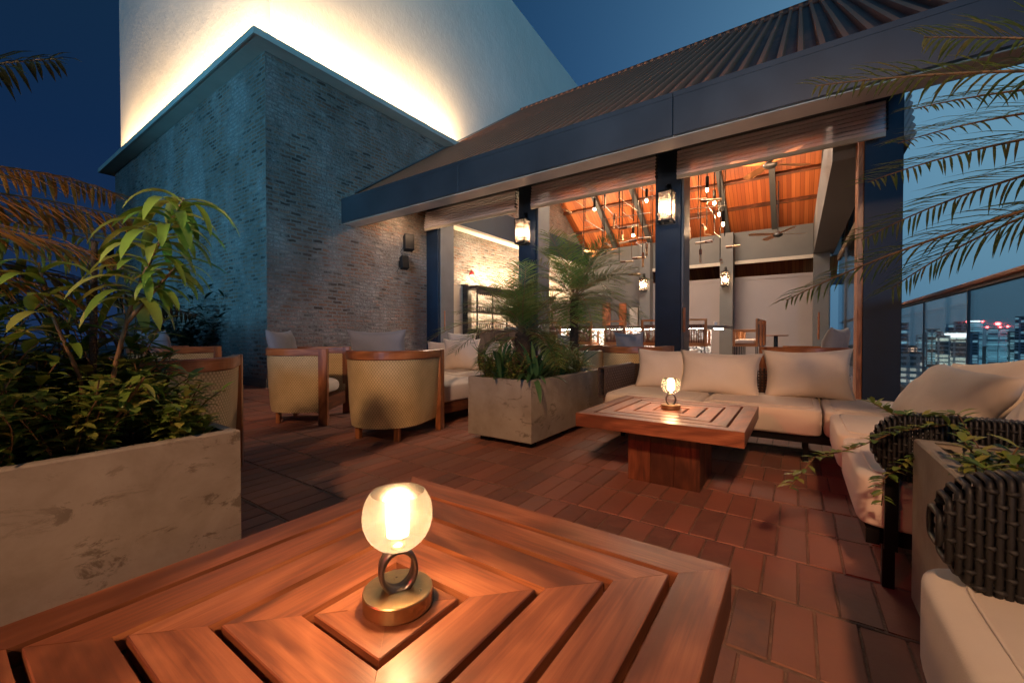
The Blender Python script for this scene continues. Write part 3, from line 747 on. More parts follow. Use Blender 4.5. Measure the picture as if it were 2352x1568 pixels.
# ------------------------------------------------------------------ tub chairs
def make_tub():
    t = empty('tub_chair'); r = .375; fy = .34
    def path(rad, n=28):
        P = [(rad, fy), (rad, fy*.5), (rad, 0)]
        for i in range(1, n): a = -math.pi*i/n; P.append((rad*math.cos(a), rad*math.sin(a)*.98))
        P += [(-rad, 0), (-rad, fy*.5), (-rad, fy)]; return P
    m = MB()
    def shell(ro, flip):
        rows = []; uvs = []
        for i in range(9):
            z = .13+.60*i/8; s = .90+.10*min(1, (i/8)**.6)
            P = path(ro); row = []; ru = []; u = 0
            for j, (x, y) in enumerate(P):
                if j: u += math.hypot(x-P[j-1][0], y-P[j-1][1])
                yy = y*s if y < 0 else y
                row.append((x*s, yy, z)); ru.append((u, z))
            if flip: row.reverse(); ru.reverse()
            rows.append(row); uvs.append(ru)
        m.grid(rows, uvs)
    shell(r, True); shell(r-.03, False)
    m.build('wicker_shell', M['wicker'], t)
    m = MB(); rows = []; uvs = []; P = path(r-.015)
    prof = [(.022, .0), (.026, .006), (.026, .070), (.020, .078), (-.020, .078), (-.026, .070), (-.026, .0)]
    u = 0
    for j, (x, y) in enumerate(P):
        if j: u += math.hypot(x-P[j-1][0], y-P[j-1][1])
        a = P[max(j-1, 0)]; b = P[min(j+1, len(P)-1)]; tx, ty = b[0]-a[0], b[1]-a[1]; l = math.hypot(tx, ty); nx, ny = -ty/l, tx/l
        if nx*x+ny*min(y, 0) < 0: nx, ny = -nx, -ny
        rows.append([(x+nx*o_, y+ny*o_, .735+h) for o_, h in prof]); uvs.append([(u, h+o_) for o_, h in prof]+[(u, .2)])
    m.grid(rows, uvs, closed=True, smooth=False); m.face(rows[0]); m.face(list(reversed(rows[-1])))
    m.build('rim', M['rim_wood'], t)
    for sx in (-1, 1):
        m = MB(); m.bx(sx*(r-.015)-.03, sx*(r-.015)+.03, fy-.035, fy+.055, 0, .812, ch=.004); m.build('front_post', M['rim_wood'], t)
        m = MB(); m.box((sx*.20, -.19, .07), (.05, .045, .14), ch=.004); m.build('leg', M['rim_wood'], t)
    m = MB(); m.superbox((0, .04, .37), (.58, .60, .17), .62, 8, .02); m.build('seat_cushion', M['cream'], t)
    m = MB(); m.bx(-.27, .27, -.17, .36, .14, .28); m.build('seat_frame', M['dark_teak'], t)
    return t
tub = make_tub()
def tubat(x, y, heading, label, first=False):
    o = tub if first else copy_tree(tub); o.location = (x, y, 0); o.rotation_euler = (0, 0, heading)
    return tag(o, label, 'armchair', 'wicker tub chairs')
tubat(-3.19, 2.55, R(19), 'wicker tub chair seen from behind beside the middle planter', True)
tubat(-4.60, 2.50, R(-52), 'wicker tub chair seen from its side in front of the brick corner')
tubat(-3.21, .84, R(62), 'wicker tub chair close behind the left planter shrub')
tubat(-6.35, 1.75, R(10), 'wicker tub chair in the dark far left corner')
tubat(-1.72, 5.20, R(-4), 'wicker tub chair behind the left end of the corner sofa')
tubat(-2.75, 5.55, R(-25), 'wicker tub chair just behind the middle planter palms')
tubat(.12, 6.05, R(72), 'wicker tub chair behind the right end of the corner sofa by the end column')

def pillow(loc, rot, w_, h, t_, label, mat='pillow', seed=0, group='scatter pillows', sag=.12):
    rnd = random.Random(seed); m = MB(); n = 22; ph = rnd.uniform(0, 6)
    for sd in (-1, 1):
        rows = []; uv = []
        for i in range(n+1):
            v = -1+2*i/n; row = []; ru = []
            for j in range(n+1):
                u = -1+2*j/n
                x = u*w_/2*(1-sag*(1-v*v)); z = v*h/2*(1-sag*1.2*(1-u*u))
                f = max(0, (1-u**4))*max(0, (1-v**4)); d = t_/2*f**.62
                d += .006*math.sin(6*u+ph+3*v)*f + .004*math.sin(11*u*v+ph*2)*f
                # pull creases from the corners
                d *= 1-.10*abs(math.sin(5*math.atan2(v, u)+ph))*(abs(u*v))**.7
                row.append((x, sd*max(d, .0), z)); ru.append((x, z))
            if sd > 0: row.reverse(); ru.reverse()
            rows.append(row); uv.append(ru)
        m.grid(rows, uv)
    o = m.build('pillow', M[mat]); o.location = loc; o.rotation_euler = rot
    bm = bmesh.new(); bm.from_mesh(o.data); bmesh.ops.remove_doubles(bm, verts=bm.verts, dist=.0004); bm.to_mesh(o.data); bm.free()
    return tag(o, label, 'pillow', group)
pillow((-3.16, 2.41, .80), (R(12), 0, R(19)), .62, .42, .16, 'blue grey pillow on the tub chair seen from behind', 'grey_fabric', 1)
pillow((-4.87, 2.40, .80), (R(14), 0, R(-55)), .52, .44, .17, 'grey pillow in the side-on tub chair by the brick corner', 'grey_fabric', 2)
pillow((-6.32, 1.62, .80), (R(12), 0, R(12)), .60, .42, .16, 'dim grey pillow on the chair in the dark left corner', 'grey_fabric', 3)
pillow((-1.70, 5.02, .80), (R(12), 0, R(-10)), .40, .40, .15, 'grey pillow on the chair behind the corner sofa left end', 'grey_fabric', 4)
pillow((-2.74, 5.42, .78), (R(12), 0, R(-25)), .44, .40, .15, 'grey pillow on the chair behind the middle planter palms', 'grey_fabric', 5)
pillow((.36, 6.02, .83), (R(14), 0, R(68)), .5, .44, .18, 'dark grey pillow on the chair beside the end column', 'grey_fabric', 6)

# ------------------------------------------------------------------ corner sofa
def rope_panel(m, x0, x1, z0, z1, th=.06, step=.021, rr=.0085, roundl=True, roundr=False):
    # woven rope panel in the XZ plane centred on y = 0: loops over a frame, cords woven across
    h = (z1-z0); rad = h/2; x = x0+.004; k = 0
    while x < x1-.003:
        zz0, zz1 = z0, z1
        if roundl and x-x0 < rad: q = math.sqrt(max(0.02, 1-((rad-(x-x0))/rad)**2)); zz0 = (z0+z1)/2-rad*q; zz1 = (z0+z1)/2+rad*q
        if roundr and x1-x < rad: q = math.sqrt(max(0.02, 1-((rad-(x1-x))/rad)**2)); zz0 = (z0+z1)/2-rad*q; zz1 = (z0+z1)/2+rad*q
        t2 = th/2; pts = []
        for (cy, cz_, a0) in ((t2-.012, zz1-.012, 0), (-t2+.012, zz1-.012, 90), (-t2+.012, zz0+.012, 180), (t2-.012, zz0+.012, 270)):
            for a in (a0, a0+45, a0+90): pts.append((x, cy+.012*math.cos(R(a)), cz_+.012*math.sin(R(a))))
        m.tube(pts, rr, 6, closed=True); x += step; k += 1
    nr = int(h/.026)
    for i in range(1, nr):
        z = z0+h*i/nr; q = abs(z-(z0+z1)/2)/rad; xs_ = x0+(rad*(1-math.sqrt(max(0, 1-q*q))) if roundl else 0)+.006; xe = x1-(rad*(1-math.sqrt(max(0, 1-q*q))) if roundr else 0)-.006
        for sd in (-1, 1):
            pts = []; x = xs_; j = 0
            while x < xe:
                pts.append((x, sd*(th/2-.002)+.009*math.sin(math.pi*(x-x0)/step+math.pi*i), z)); x += step/2
            m.tube(pts, .0055, 5, cap=False)
def piping(par, c, d, e):
    def sp(v, p): return math.copysign(abs(v)**p, v)
    for zs in (-1, 1):
        a = R(64); m = MB(); P = []; f = math.cos(a)**e
        for j in range(72):
            b = 2*math.pi*j/72; P.append((c[0]+d[0]/2*f*sp(math.cos(b), e), c[1]+d[1]/2*f*sp(math.sin(b), e), c[2]+zs*d[2]/2*math.sin(a)**e+ (.004 if zs > 0 else 0)))
        m.tube(P, .0045, 6, closed=True); m.build('piping', M['cream'], par)
sofa = empty('corner_sofa', (0, 4.0, 0), 0, 'cream L-shaped outdoor sofa with low dark frame facing the second table', 'sofa', 'low outdoor sofas')
def sp_(m, name, mat, sub=None):
    o = m.build(name, mat, sub or sofa)
    if sub is None: o.location = (0, -4.0, 0)
    return o
for (x0, x1, y0, y1) in ((-1.47, -.645, 3.58, 4.40), (-.635, .155, 3.60, 4.40), (.165, 1.02, 3.60, 4.40), (.185, 1.0, 2.80, 3.57), (.195, 1.0, 2.02, 2.785)):
    m = MB(); m.superbox(((x0+x1)/2, (y0+y1)/2, .325), (x1-x0, y1-y0, .20), .16, 12, .018); sp_(m, 'seat_cushion', M['cream'])
    cs = [o for o in bpy.data.objects if o.parent == sofa][-1]; piping(cs, ((x0+x1)/2, (y0+y1)/2, .325), (x1-x0, y1-y0, .20), .16)
m = MB()
m.bx(-1.47, 1.05, 3.66, 3.70, .17, .225); m.bx(-1.47, 1.05, 4.38, 4.42, .17, .225); m.bx(-1.47, -1.43, 3.70, 4.38, .17, .225); m.bx(.22, .26, 2.03, 3.66, .17, .225); m.bx(1.0, 1.04, 2.03, 3.66, .17, .225); m.bx(.26, 1.0, 2.05, 2.09, .17, .225)
m.bx(-1.43, .22, 3.72, 4.37, .19, .222); m.bx(.27, .99, 2.1, 3.65, .19, .222)
sp_(m, 'frame', M['black_metal'])
m = MB(); m.bx(-1.40, .2, 3.79, 3.81, .07, .09); m.bx(-1.40, .2, 4.25, 4.27, .07, .09); sp_(m, 'stretcher', M['black_metal'])
for (x, y) in ((-1.35, 3.80), (-1.35, 4.26), (.06, 3.80), (.06, 4.26), (.29, 2.08), (.95, 2.08), (.29, 3.45), (.95, 3.45)):
    m = MB(); m.bx(x-.018, x+.018, y-.018, y+.018, 0, .17, ch=.003); sp_(m, 'leg', M['black_metal'])
m = MB(); m.bx(.268, .305, 1.995, 2.012, .17, .45); sp_(m, 'arm_bracket', M['black_metal'])
# back frame behind the pillows, woven
m = MB(); rope_panel(m, -1.45, .38, .40, .64, .05, .03, .008, False, False); o = sp_(m, 'backrest', M['brown_wicker']); o.location = (0, .46, 0)
m = MB(); rope_panel(m, 0, .84, .385, .65, .06, .03, .009, False, False); o = sp_(m, 'left_arm', M['brown_wicker']); o.rotation_euler = (0, 0, R(90)); o.location = (-1.475, -.42, 0)
m = MB(); rope_panel(m, .235, 1.10, .425, .665, .075, .0135, .0062, True, False); o = sp_(m, 'right_arm', M['dark_wicker']); o.location = (0, -1.955, 0)
m = MB(); rope_panel(m, 2.0, 4.4, .42, .66, .06, .03, .009, False, False); o = sp_(m, 'backrest', M['dark_wicker']); o.rotation_euler = (0, 0, R(90)); o.location = (1.07, -4.0, 0)

G = 'scatter pillows on the corner sofa'
pillow((-1.07, 4.22, .615), (R(-14), 0, R(-2)), .60, .42, .17, 'leftmost beige pillow of the corner sofa, beside its woven arm', 'pillow', 11, G)
pillow((-.58, 4.12, .605), (R(-18), R(2), R(3)), .68, .42, .19, 'pinkish pillow in the middle of the corner sofa, overlapping its neighbour', 'pillow', 12, G)
pillow((.07, 4.25, .62), (R(-13), R(-2), R(4)), .64, .44, .18, 'cool lit pillow at the right of the row along the corner sofa back', 'pillow', 13, G)
pillow((.74, 3.48, .565), (R(-36), R(2), R(-80)), .80, .46, .24, 'large beige pillow leaning against the black woven back at right', 'pillow', 14, G, .10)
pillow((.93, 3.72, .585), (R(-22), R(-7), R(-72)), .72, .47, .18, 'rear orange lit pillow whose corner peaks above the large one', 'pillow', 15, G, .11)
pillow((.90, 2.66, .62), (R(-26), R(4), R(-97)), .62, .46, .2, 'beige pillow cut by the right edge, next to the large one', 'pillow', 16, G, .1)
# near sofa at the lower right
s2 = empty('lounge_sofa', (.7, .6, 0), 0, 'cream sofa in the lower right corner with black woven rope arm', 'sofa', 'low outdoor sofas')
def s2p(m, name, mat, loc=(-.7, -.6, 0)):
    o = m.build(name, mat, s2); o.location = loc; return o
m = MB(); m.superbox((.68, .80, .335), (.92, 1.03, .225), .17, 14, .02); o = s2p(m, 'seat_cushion', M['cream']); piping(o, (.68, .80, .335), (.92, 1.03, .225), .17)
m = MB(); m.bx(.24, 1.1, .3, 1.26, .16, .205); s2p(m, 'frame', M['black_metal'])
for (x, y) in ((.3, 1.2), (1.05, 1.2), (.3, .35), (1.05, .35)):
    m = MB(); m.bx(x-.018, x+.018, y-.018, y+.018, 0, .16); s2p(m, 'leg', M['black_metal'])
m = MB(); rope_panel(m, .235, 1.2, .435, .68, .07, .0135, .0062, True, False); s2p(m, 'woven_arm', M['dark_wicker'], (-.7, .60, 0))
m = MB(); m.bx(.44, .47, 1.17, 1.19, .2, .45); s2p(m, 'arm_bracket', M['black_metal'])

# left lounge sofa behind the tub chairs
s3 = empty('lounge_sofa', (-3.9, 4.6, 0), 0, 'cream sofa with many pillows between the tub chairs and the first columns', 'sofa', 'low outdoor sofas')
def s3p(m, name, mat):
    o = m.build(name, mat, s3); o.location = (3.9, -4.6, 0); return o
for (x0, x1, y0, y1) in ((-4.9, -3.95, 4.0, 4.95), (-3.93, -3.05, 4.0, 4.95), (-3.93, -3.05, 3.1, 3.98)):
    m = MB(); m.superbox(((x0+x1)/2, (y0+y1)/2, .33), (x1-x0, y1-y0, .20), .2, 10, .03); s3p(m, 'seat_cushion', M['cream'])
m = MB(); m.bx(-4.88, -3.07, 4.02, 4.93, .12, .23); m.bx(-3.9, -3.07, 3.12, 4.0, .12, .23); s3p(m, 'frame', M['dark_teak'])
m = MB(); m.bx(-4.9, -3.03, 4.96, 5.02, .2, .66); m.bx(-3.03, -2.97, 3.9, 4.95, .2, .66); s3p(m, 'backrest', M['rim_wood'])
for (x, y) in ((-4.85, 4.05), (-4.85, 4.9), (-3.1, 4.9), (-3.1, 3.15), (-3.87, 3.15)):
    m = MB(); m.bx(x-.02, x+.02, y-.02, y+.02, 0, .12); s3p(m, 'leg', M['black_metal'])
G = 'scatter pillows on the left sofa'
pillow((-4.62, 4.72, .64), (R(-14), 0, R(30)), .5, .46, .18, 'beige pillow at the far left end of the left sofa', 'pillow', 21, G)
pillow((-4.12, 4.62, .66), (R(-16), 0, R(33)), .56, .50, .19, 'upright square beige pillow facing the camera on the left sofa', 'pillow', 22, G)
pillow((-4.75, 5.35, .80), (R(-10), 0, R(36)), .5, .40, .16, 'pillow peeking over the tops behind the left sofa', 'pillow', 23, G)
pillow((-3.45, 4.50, .65), (R(-16), 0, R(-48)), .5, .48, .18, 'tilted beige pillow beside the planter plants on the left sofa', 'pillow', 24, G)
pillow((-3.12, 4.30, .66), (R(-22), R(8), R(-60)), .5, .48, .18, 'beige pillow half hidden by the planter palms', 'pillow', 25, G)

# ------------------------------------------------------------------ lanterns
def make_lantern():
    t = empty('wall_lantern'); a, h = .115, .50
    m = MB(); q = .008
    for sx in (-1, 1):
        for sy in (-1, 1): m.bx(sx*a-q, sx*a+q, sy*a-q, sy*a+q, 0, h)
    for z in (0, h):
        for s_ in (-1, 1): m.bx(-a-q, a+q, s_*a-q*1.2, s_*a+q*1.2, z-.012, z+.012); m.bx(s_*a-q*1.2, s_*a+q*1.2, -a-q, a+q, z-.012, z+.012)
    m.bx(-a, a, -a, a, h+.0, h+.012); m.bx(-.05, .05, -.05, .05, h+.012, h+.04)
    m.bx(-.045, .045, -.045, .045, -.006, .004)
    m.build('frame', M['black_metal'], t)
    m = MB()
    for s_ in (-1, 1): m.bx(-a+.008, a-.008, s_*a-.002, s_*a+.002, .012, h-.012); m.bx(s_*a-.002, s_*a+.002, -a+.008, a-.008, .012, h-.012)
    m.build('glass_pane', M['pane'], t)
    for (x, y) in ((-.035, -.02), (.035, -.02), (0, .04)):
        m = MB(); m.lathe([(0, .09), (.011, .09), (.011, .17), (0, .17)], (x, y, 0), 12); cc = m.build('candle', M['white'], t)
        m = MB(); m.lathe([(0, .17), (.012, .19), (.013, .22), (.006, .26), (0, .27)], (x, y, 0), 12); m.build('bulb', M['bulb_small'], cc)
    m = MB(); m.tube([(0, a+.04, h+.13), (0, .03, h+.15), (0, 0, h+.10), (0, 0, h+.03)], .008, 8); m.tube([(-.06, .02, h+.03), (-.05, .06, h+.12), (0, a+.02, h+.17), (.05, .06, h+.12), (.06, .02, h+.03)], .005, 6)
    m.box((0, a+.045, h+.08), (.08, .02, .22)); m.build('bracket', M['black_metal'], t)
    return t
lan = make_lantern()
def lanat(loc, rz, label, first=False, s=1):
    o = lan if first else copy_tree(lan); o.location = loc; o.rotation_euler = (0, 0, rz); o.scale = (s, s, s)
    return tag(o, label, 'lantern', 'wall lanterns on the columns')
lanat((-1.86, 7.35, 2.90), 0, 'lit lantern on the wide dark column in the middle of the pavilion', True)
lanat((-4.82, 7.35, 2.90), 0, 'lit lantern on the column above the palms')
lanat((-2.11, 16.3, 2.70), 0, 'small far lantern on the back column right of the middle column')
lanat((-5.0, 16.3, 2.70), 0, 'small far lantern seen just left of the middle column')

# ------------------------------------------------------------------ speakers, small boxes
def speaker(loc, rz, tilt, s, label):
    t = empty('wall_speaker', loc, rz, label, 'speaker', 'black speakers on the brick wall')
    m = MB(); m.box((0, 0, 0), (.22*s, .20*s, .38*s), ch=.012, M=Matrix.Rotation(tilt, 3, 'X')); m.build('case', M['speaker'], t)
    m = MB(); m.box((0, -.104*s, 0), (.18*s, .008, .33*s), M=Matrix.Rotation(tilt, 3, 'X')); m.build('grille', M['black_metal'], t)
    m = MB(); m.tube([(0, .08, 0), (0, .24, 0)], .018, 8); m.box((0, .25, 0), (.10, .02, .16)); m.tube([(-.1*s, .1, -.1), (-.16*s, .15, -.2), (-.1*s, .2, -.26), (0, .24, -.2)], .006, 6); m.build('bracket', M['black_metal'], t)
speaker((-7.62, 6.68, 3.15), R(62), R(-8), 1.0, 'upper black speaker tilted on its bracket on the brick wall')
speaker((-7.62, 6.55, 2.66), R(70), R(-12), .8, 'lower smaller black speaker on the brick wall')
def small(name, m, mat, label, cat, loc=(0, 0, 0)): o = m.build(name, mat); o.location = loc; return tag(o, label, cat)
m = MB(); m.box((0, 0, 0), (.3, .25, .75), ch=.02); small('wall_box', m, M['speaker'], 'dark upright box at the left edge of the brick tower', 'equipment box', (-17.95, 3.45, 3.4))
t = empty('alarm_box', (-7.86, 8.22, 2.55), 0, 'small pale box on the lit brick wall above the door', 'wall box')
m = MB(); m.box((.04, 0, 0), (.08, .26, .22), ch=.01); m.build('case', M['white'], t); m = MB(); m.box((.083, 0, -.03), (.006, .2, .02)); m.build('slot', M['black_metal'], t)
t = empty('picture_lamp', (-7.75, 9.15, 2.72), 0, 'small red wall lamp glowing on the pale brick wall', 'wall lamp')
m = MB(); m.lathe([(0, .1), (.05, .09), (.085, .0), (.08, -.04)], n=20); m.build('shade', M['red_shade'], t)
m = MB(); m.tube([(-.14, 0, .1), (0, 0, .13), (0, 0, .09)], .008); m.build('arm', M['black_metal'], t)
m = MB(); m.lathe([(0, -.03), (.03, -.01), (.03, .02), (0, .04)], n=12); m.build('bulb', M['pendant'], t)

# ------------------------------------------------------------------ arched display cabinet on the brick wall
cab = empty('display_cabinet', (-7.65, 11.2, 0), 0, 'dark carved open-shelf cabinet with spindle rails against the lit brick wall', 'cabinet')
D0, D1 = -2.2, 2.2
for z in (2.22, 1.56): lamp('AREA', 'shelf_fill', (-7.55, 11.2, z), (1.0, .74, .45), 90, shape='RECTANGLE', size=4.2, size_y=.06, to=(-7.9, 11.2, z-.5))  # added lamps brightening the wall behind the shelves
m = MB(); m.bx(-.22, .22, D0, D1, 0, 1.12)
for k in range(6): m.bx(.22, .235, D0+.06+k*.73, D0+.66+k*.73, .12, 1.02, ch=.01)
m.build('base_cupboard', M['grey_wood'], cab)
m = MB(); m.bx(-.24, .27, D0-.05, D1+.05, 2.28, 2.36); m.bx(.18, .24, D0, D1, 2.16, 2.28)
for k in range(44): m.box((.21, D0+.05+k*.1, 2.14), (.03, .05, .06), rot=Matrix.Rotation(R(45), 4, 'X').to_euler())
m.build('cornice', M['grey_wood'], cab)
for k in range(7):
    y = D0+.03+k*(D1-D0-.06)/6
    m = MB(); m.tube([(.2, y, 1.12), (.2, y, 1.25), (.2, y, 1.3), (.2, y, 1.6), (.2, y, 1.66), (.2, y, 2.2)], [.03, .018, .03, .018, .03, .02], 8); m.build('turned_post', M['grey_wood'], cab)
for z in (1.14, 1.62):
    m = MB(); m.bx(.18, .22, D0, D1, z, z+.015); m.bx(.18, .22, D0, D1, z+.13, z+.15)
    for k in range(48): m.tube([(.2, D0+.05+k*.0916, z), (.2, D0+.05+k*.0916, z+.07), (.2, D0+.05+k*.0916, z+.14)], [.006, .014, .006], 6, cap=False)
    m.build('spindle_rail', M['grey_wood'], cab)
m = MB(); m.bx(-.2, .18, D0, D1, 1.60, 1.63); m.build('shelf', M['grey_wood'], cab)

# ------------------------------------------------------------------ bar, stools, high table
bar = empty('bar_counter', (-3.5, 10.2, 0), 0, 'long bar counter with glowing stone base and thin slab top', 'bar counter')
m = MB(); m.bx(-3.3, 2.27, -.8, .7, 1.10, 1.165, ch=.006); m.build('counter_top', M['beam'], bar)
m = MB(); m.bx(-3.0, 1.85, -.42, .4, 0, 1.09, 'wall'); m.build('stone_base', M['stone'], bar)
m = MB(); m.bx(-3.0, 1.9, -.70, -.67, 1.085, 1.099); m.bx(2.05, 2.08, -.6, .5, 1.085, 1.099); m.build('led_strip', M['led'], bar)
def make_stool():
    t = empty('bar_stool'); W = .225; b = -.22
    m = MB(); k = .022
    for sx in (-1, 1):
        m.bx(sx*W-k, sx*W+k, b-k, b+k, .73, 1.28, ch=.004)
        m.bx(sx*W-k, sx*W+k, b+k, .20, 1.03, 1.07, ch=.004); m.bx(sx*W-k, sx*W+k, .16, .20, .73, 1.03, ch=.004)
    m.bx(-W+k, W-k, b-.015, b+.015, 1.245, 1.28); m.bx(-W+k, W-k, b-.015, b+.015, .73, .80); m.bx(-W+k, W-k, .16, .20, .73, .79)
    for sx in (-1, 1): m.bx(sx*W-.015, sx*W+.015, b+k, .16, .73, .79)
    m.build('frame', M['stool_wood'], t)
    m = MB()
    for j in range(13): m.bx(-.195+j*.0318-.0125, -.195+j*.0318+.0125, b-.008, b+.008, .80, 1.16)
    m.bx(-.2, .2, b-.011, b+.011, 1.15, 1.17); m.build('slatted_back', M['dark_teak'], t)
    m = MB(); m.superbox((0, 0, .825), (.40, .38, .075), .3, 6, .01); m.build('seat_cushion', M['cream'], t)
    m = MB()
    for sx in (-1, 1):
        for sy in (b+.02, .17):
            m.tube([(sx*.20, sy, .73), (sx*.215, sy*1.05, 0)], .008, 6); m.tube([(sx*.15, sy, .73), (sx*.215, sy*1.05, 0)], .006, 6)
    m.tube([(-.21, .18, .25), (.21, .18, .25)], .007, 6); m.tube([(-.21, b+.01, .25), (.21, b+.01, .25)], .007, 6)
    m.build('hairpin_legs', M['black_metal'], t)
    return t
st = make_stool()
lab = ['rightmost of the bar stools seen from behind, right of the middle column', 'bar stool half hidden by the middle column edge', 'bar stool seen from behind just left of the middle column, cushion below it', 'bar stool seen from behind, mostly covered by the palm trunk', 'farthest left bar stool, seen from behind through the palm']
for i, x in enumerate((-1.70, -2.50, -3.33, -4.12, -4.92)):
    o = st if i == 0 else copy_tree(st); o.location = (x, 9.05, 0); o.rotation_euler = (0, 0, 0); tag(o, lab[i], 'bar stool', 'wooden bar stools')
for i, (x, y, l) in enumerate(((-.86, 9.55, 'nearest bar stool at the counter end, seen from its side'), (-.84, 10.2, 'second of the side-on bar stools at the counter end'), (-.82, 10.75, 'farthest of the side-on bar stools at the counter end'))):
    o = copy_tree(st); o.location = (x, y, 0); o.rotation_euler = (0, 0, R(90)); tag(o, l, 'bar stool', 'wooden bar stools')
ht = empty('high_table', (-.49, 13.8, 0), 0, 'small round wooden high table on a dark post near the grey screens', 'high table')
m = MB(); m.lathe([(0, .93), (.30, .93), (.30, .96), (0, .96)], n=32); m.build('table_top', M['teak'], ht)
m = MB(); m.lathe([(.05, .02), (.05, .93)], n=16); m.lathe([(0, .0), (.22, .0), (.22, .02), (0, .02)], n=24); m.build('post', M['steel'], ht)
for i, (x, y, l) in enumerate(((-1.62, 9.62, 'left of two pale cups on the bar top'), (-1.42, 9.62, 'right of two pale cups on the bar top'))):
    m = MB(); m.lathe([(0, 0), (.03, 0), (.036, .07), (.033, .07), (.028, .01), (0, .01)], n=16); o = small('cup', m, M['crockery'], l, 'cup', (x, y, 1.166)); o['group'] = 'cups on the bar'

# ------------------------------------------------------------------ ceiling fans
def make_fan():
    t = empty('ceiling_fan')
    m = MB(); m.lathe([(0, -.09), (.06, -.09), (.12, -.05), (.13, -.01), (.07, .04), (.03, .10), (0, .12)], n=24); m.build('hub', M['fan_metal'], t)
    m = MB(); m.tube([(0, 0, .1), (0, 0, 1.6)], .014, 8); m.build('rod', M['black_metal'], t)
    for k in range(4):
        a = k*math.pi/2+.4; m = MB(); rows = []
        for i in range(9):
            s_ = .14+.70*i/8; wd = .055+.05*math.sin(math.pi*min(1, (i+1)/7.0)*.62); wd *= (1 if i < 8 else .5)
            rows.append([(s_, -wd, -.015), (s_, 0, 0), (s_, wd, .015)])
        m.grid(rows); m.bx(.08, .18, -.02, .02, -.012, -.004)
        o = m.build('blade', M['stool_wood'], t); o.rotation_euler = (0, 0, a)
    return t
fan = make_fan()
for i, (p, rz, l) in enumerate((((-.48, 10.0, 4.46), .25, 'large near ceiling fan under the orange timber ceiling'), ((-.50, 14.9, 4.02), .1, 'small far ceiling fan above the grey beam at right'), ((-6.1, 14.9, 4.1), .6, 'ceiling fan behind the palm tops at left'))):
    o = fan if i == 0 else copy_tree(fan); o.location = p; o.rotation_euler = (0, 0, rz); tag(o, l, 'ceiling fan', 'ceiling fans')

# ------------------------------------------------------------------ pipe chandeliers over the bar
def zq(x, y): return ((x/5.226+1350)*.91875, (y/5.226+400)*.91875)
def zr(x, y): return ((x/2.413+1600)*.91875, (y/2.413+300)*.91875)
def chandelier(label, conv, Y, rods, arms, tubes, bulbs, c):
    t = empty('pipe_chandelier', c, 0, label, 'chandelier', 'pipe chandeliers over the bar'); inv = Vector(c)
    def P(q, dy=0): return onY(*conv(*q), Y+dy)-inv
    for k, (x, y0, y1) in enumerate(rods):
        dy = ((k*37) % 5-2)*.12; a = P((x, y0), dy); b = P((x, y1), dy); b.x = a.x
        m = MB(); m.tube([Vector((a.x, a.y, cz(Y+dy)-c[2]-.05)), b], .011, 8); m.build('rod', M['black_metal'], t)
    for k, q in enumerate(arms):
        dy = ((k*29) % 5-2)*.1; m = MB(); m.tube([P(z_, dy) for z_ in q], .010, 8); m.build('arm', M['light_wood'] if k % 3 == 0 else M['ring_metal'], t)
    for k, (a, b) in enumerate(tubes):
        dy = ((k*31) % 5-2)*.1; m = MB(); pa, pb_ = P(a, dy), P(b, dy)
        m.tube([pa+(pb_-pa)*.3, pb_], .026, 10); o = m.build('wood_tube', M['light_wood'], t)
        m = MB(); m.tube([pa, pa+(pb_-pa)*.42], .031, 10); m.build('collar', M['dark_teak'], o)
    for k, q in enumerate(bulbs):
        dy = ((k*17) % 5-2)*.12; p = P(q, dy)
        m = MB(); m.tube([(p.x, p.y, cz(Y+dy)-c[2]-.05), p+Vector((0, 0, .28))], .006, 6); m.tube([p+Vector((0, 0, .30)), p+Vector((0, 0, .04))], .035, 10); o = m.build('pendant', M['black_metal'], t)
        m = MB(); m.lathe([(0, -.03), (.022, -.02), (.026, .0), (.022, .04), (0, .04)], p, 12); m.build('bulb', M['pendant'], o)
chandelier('left tangle of pipe rods, wooden tubes and bare bulbs hanging over the bar', zq, 10.6,
    [(285, 420, 600), (590, 440, 800), (572, 760, 1070), (840, 560, 1080), (812, 620, 1240), (1030, 360, 500), (1040, 500, 800), (1035, 780, 1320), (1205, 320, 760), (1225, 320, 800), (1280, 320, 1000), (1340, 700, 1400), (1450, 500, 1120), (1475, 300, 1000), (1075, 620, 880)],
    [[(380, 485), (460, 530), (580, 620)], [(450, 525), (590, 500), (620, 470)], [(590, 780), (710, 860), (835, 930)], [(585, 885), (710, 862)], [(835, 590), (950, 710)], [(845, 775), (1120, 735), (1450, 690)], [(1035, 490), (1150, 580), (1285, 670)], [(975, 640), (990, 620), (1150, 590)], [(1000, 690), (1000, 860), (1030, 890), (1080, 880)], [(1085, 680), (1130, 720), (1210, 780)], [(1285, 500), (1480, 470)], [(1280, 330), (1380, 410), (1490, 400)], [(1290, 885), (1475, 850)], [(1195, 1070), (1195, 1270), (1215, 1280)], [(1260, 1075), (1390, 1075), (1395, 1250)], [(1290, 850), (1290, 1030)], [(1250, 1080), (1335, 1130)], [(840, 1080), (880, 1105)]],
    [((555, 950), (360, 992)), ((300, 635), (410, 685)), ((566, 1070), (566, 1270)), ((850, 1090), (925, 1130)), ((848, 410), (846, 580)), ((970, 700), (965, 890)), ((1035, 900), (1290, 850)), ((1265, 1045), (1035, 1090)), ((1280, 1030), (1450, 1015)), ((1205, 1285), (1380, 1272)), ((1050, 1330), (1220, 1322)), ((1345, 1210), (1345, 1395)), ((1395, 1090), (1393, 1250)), ((1160, 1495), (1310, 1492)), ((1075, 920), (1075, 1050))],
    [(712, 650), (1392, 535), (1218, 990)], (-3.4, 10.6, 4.5))
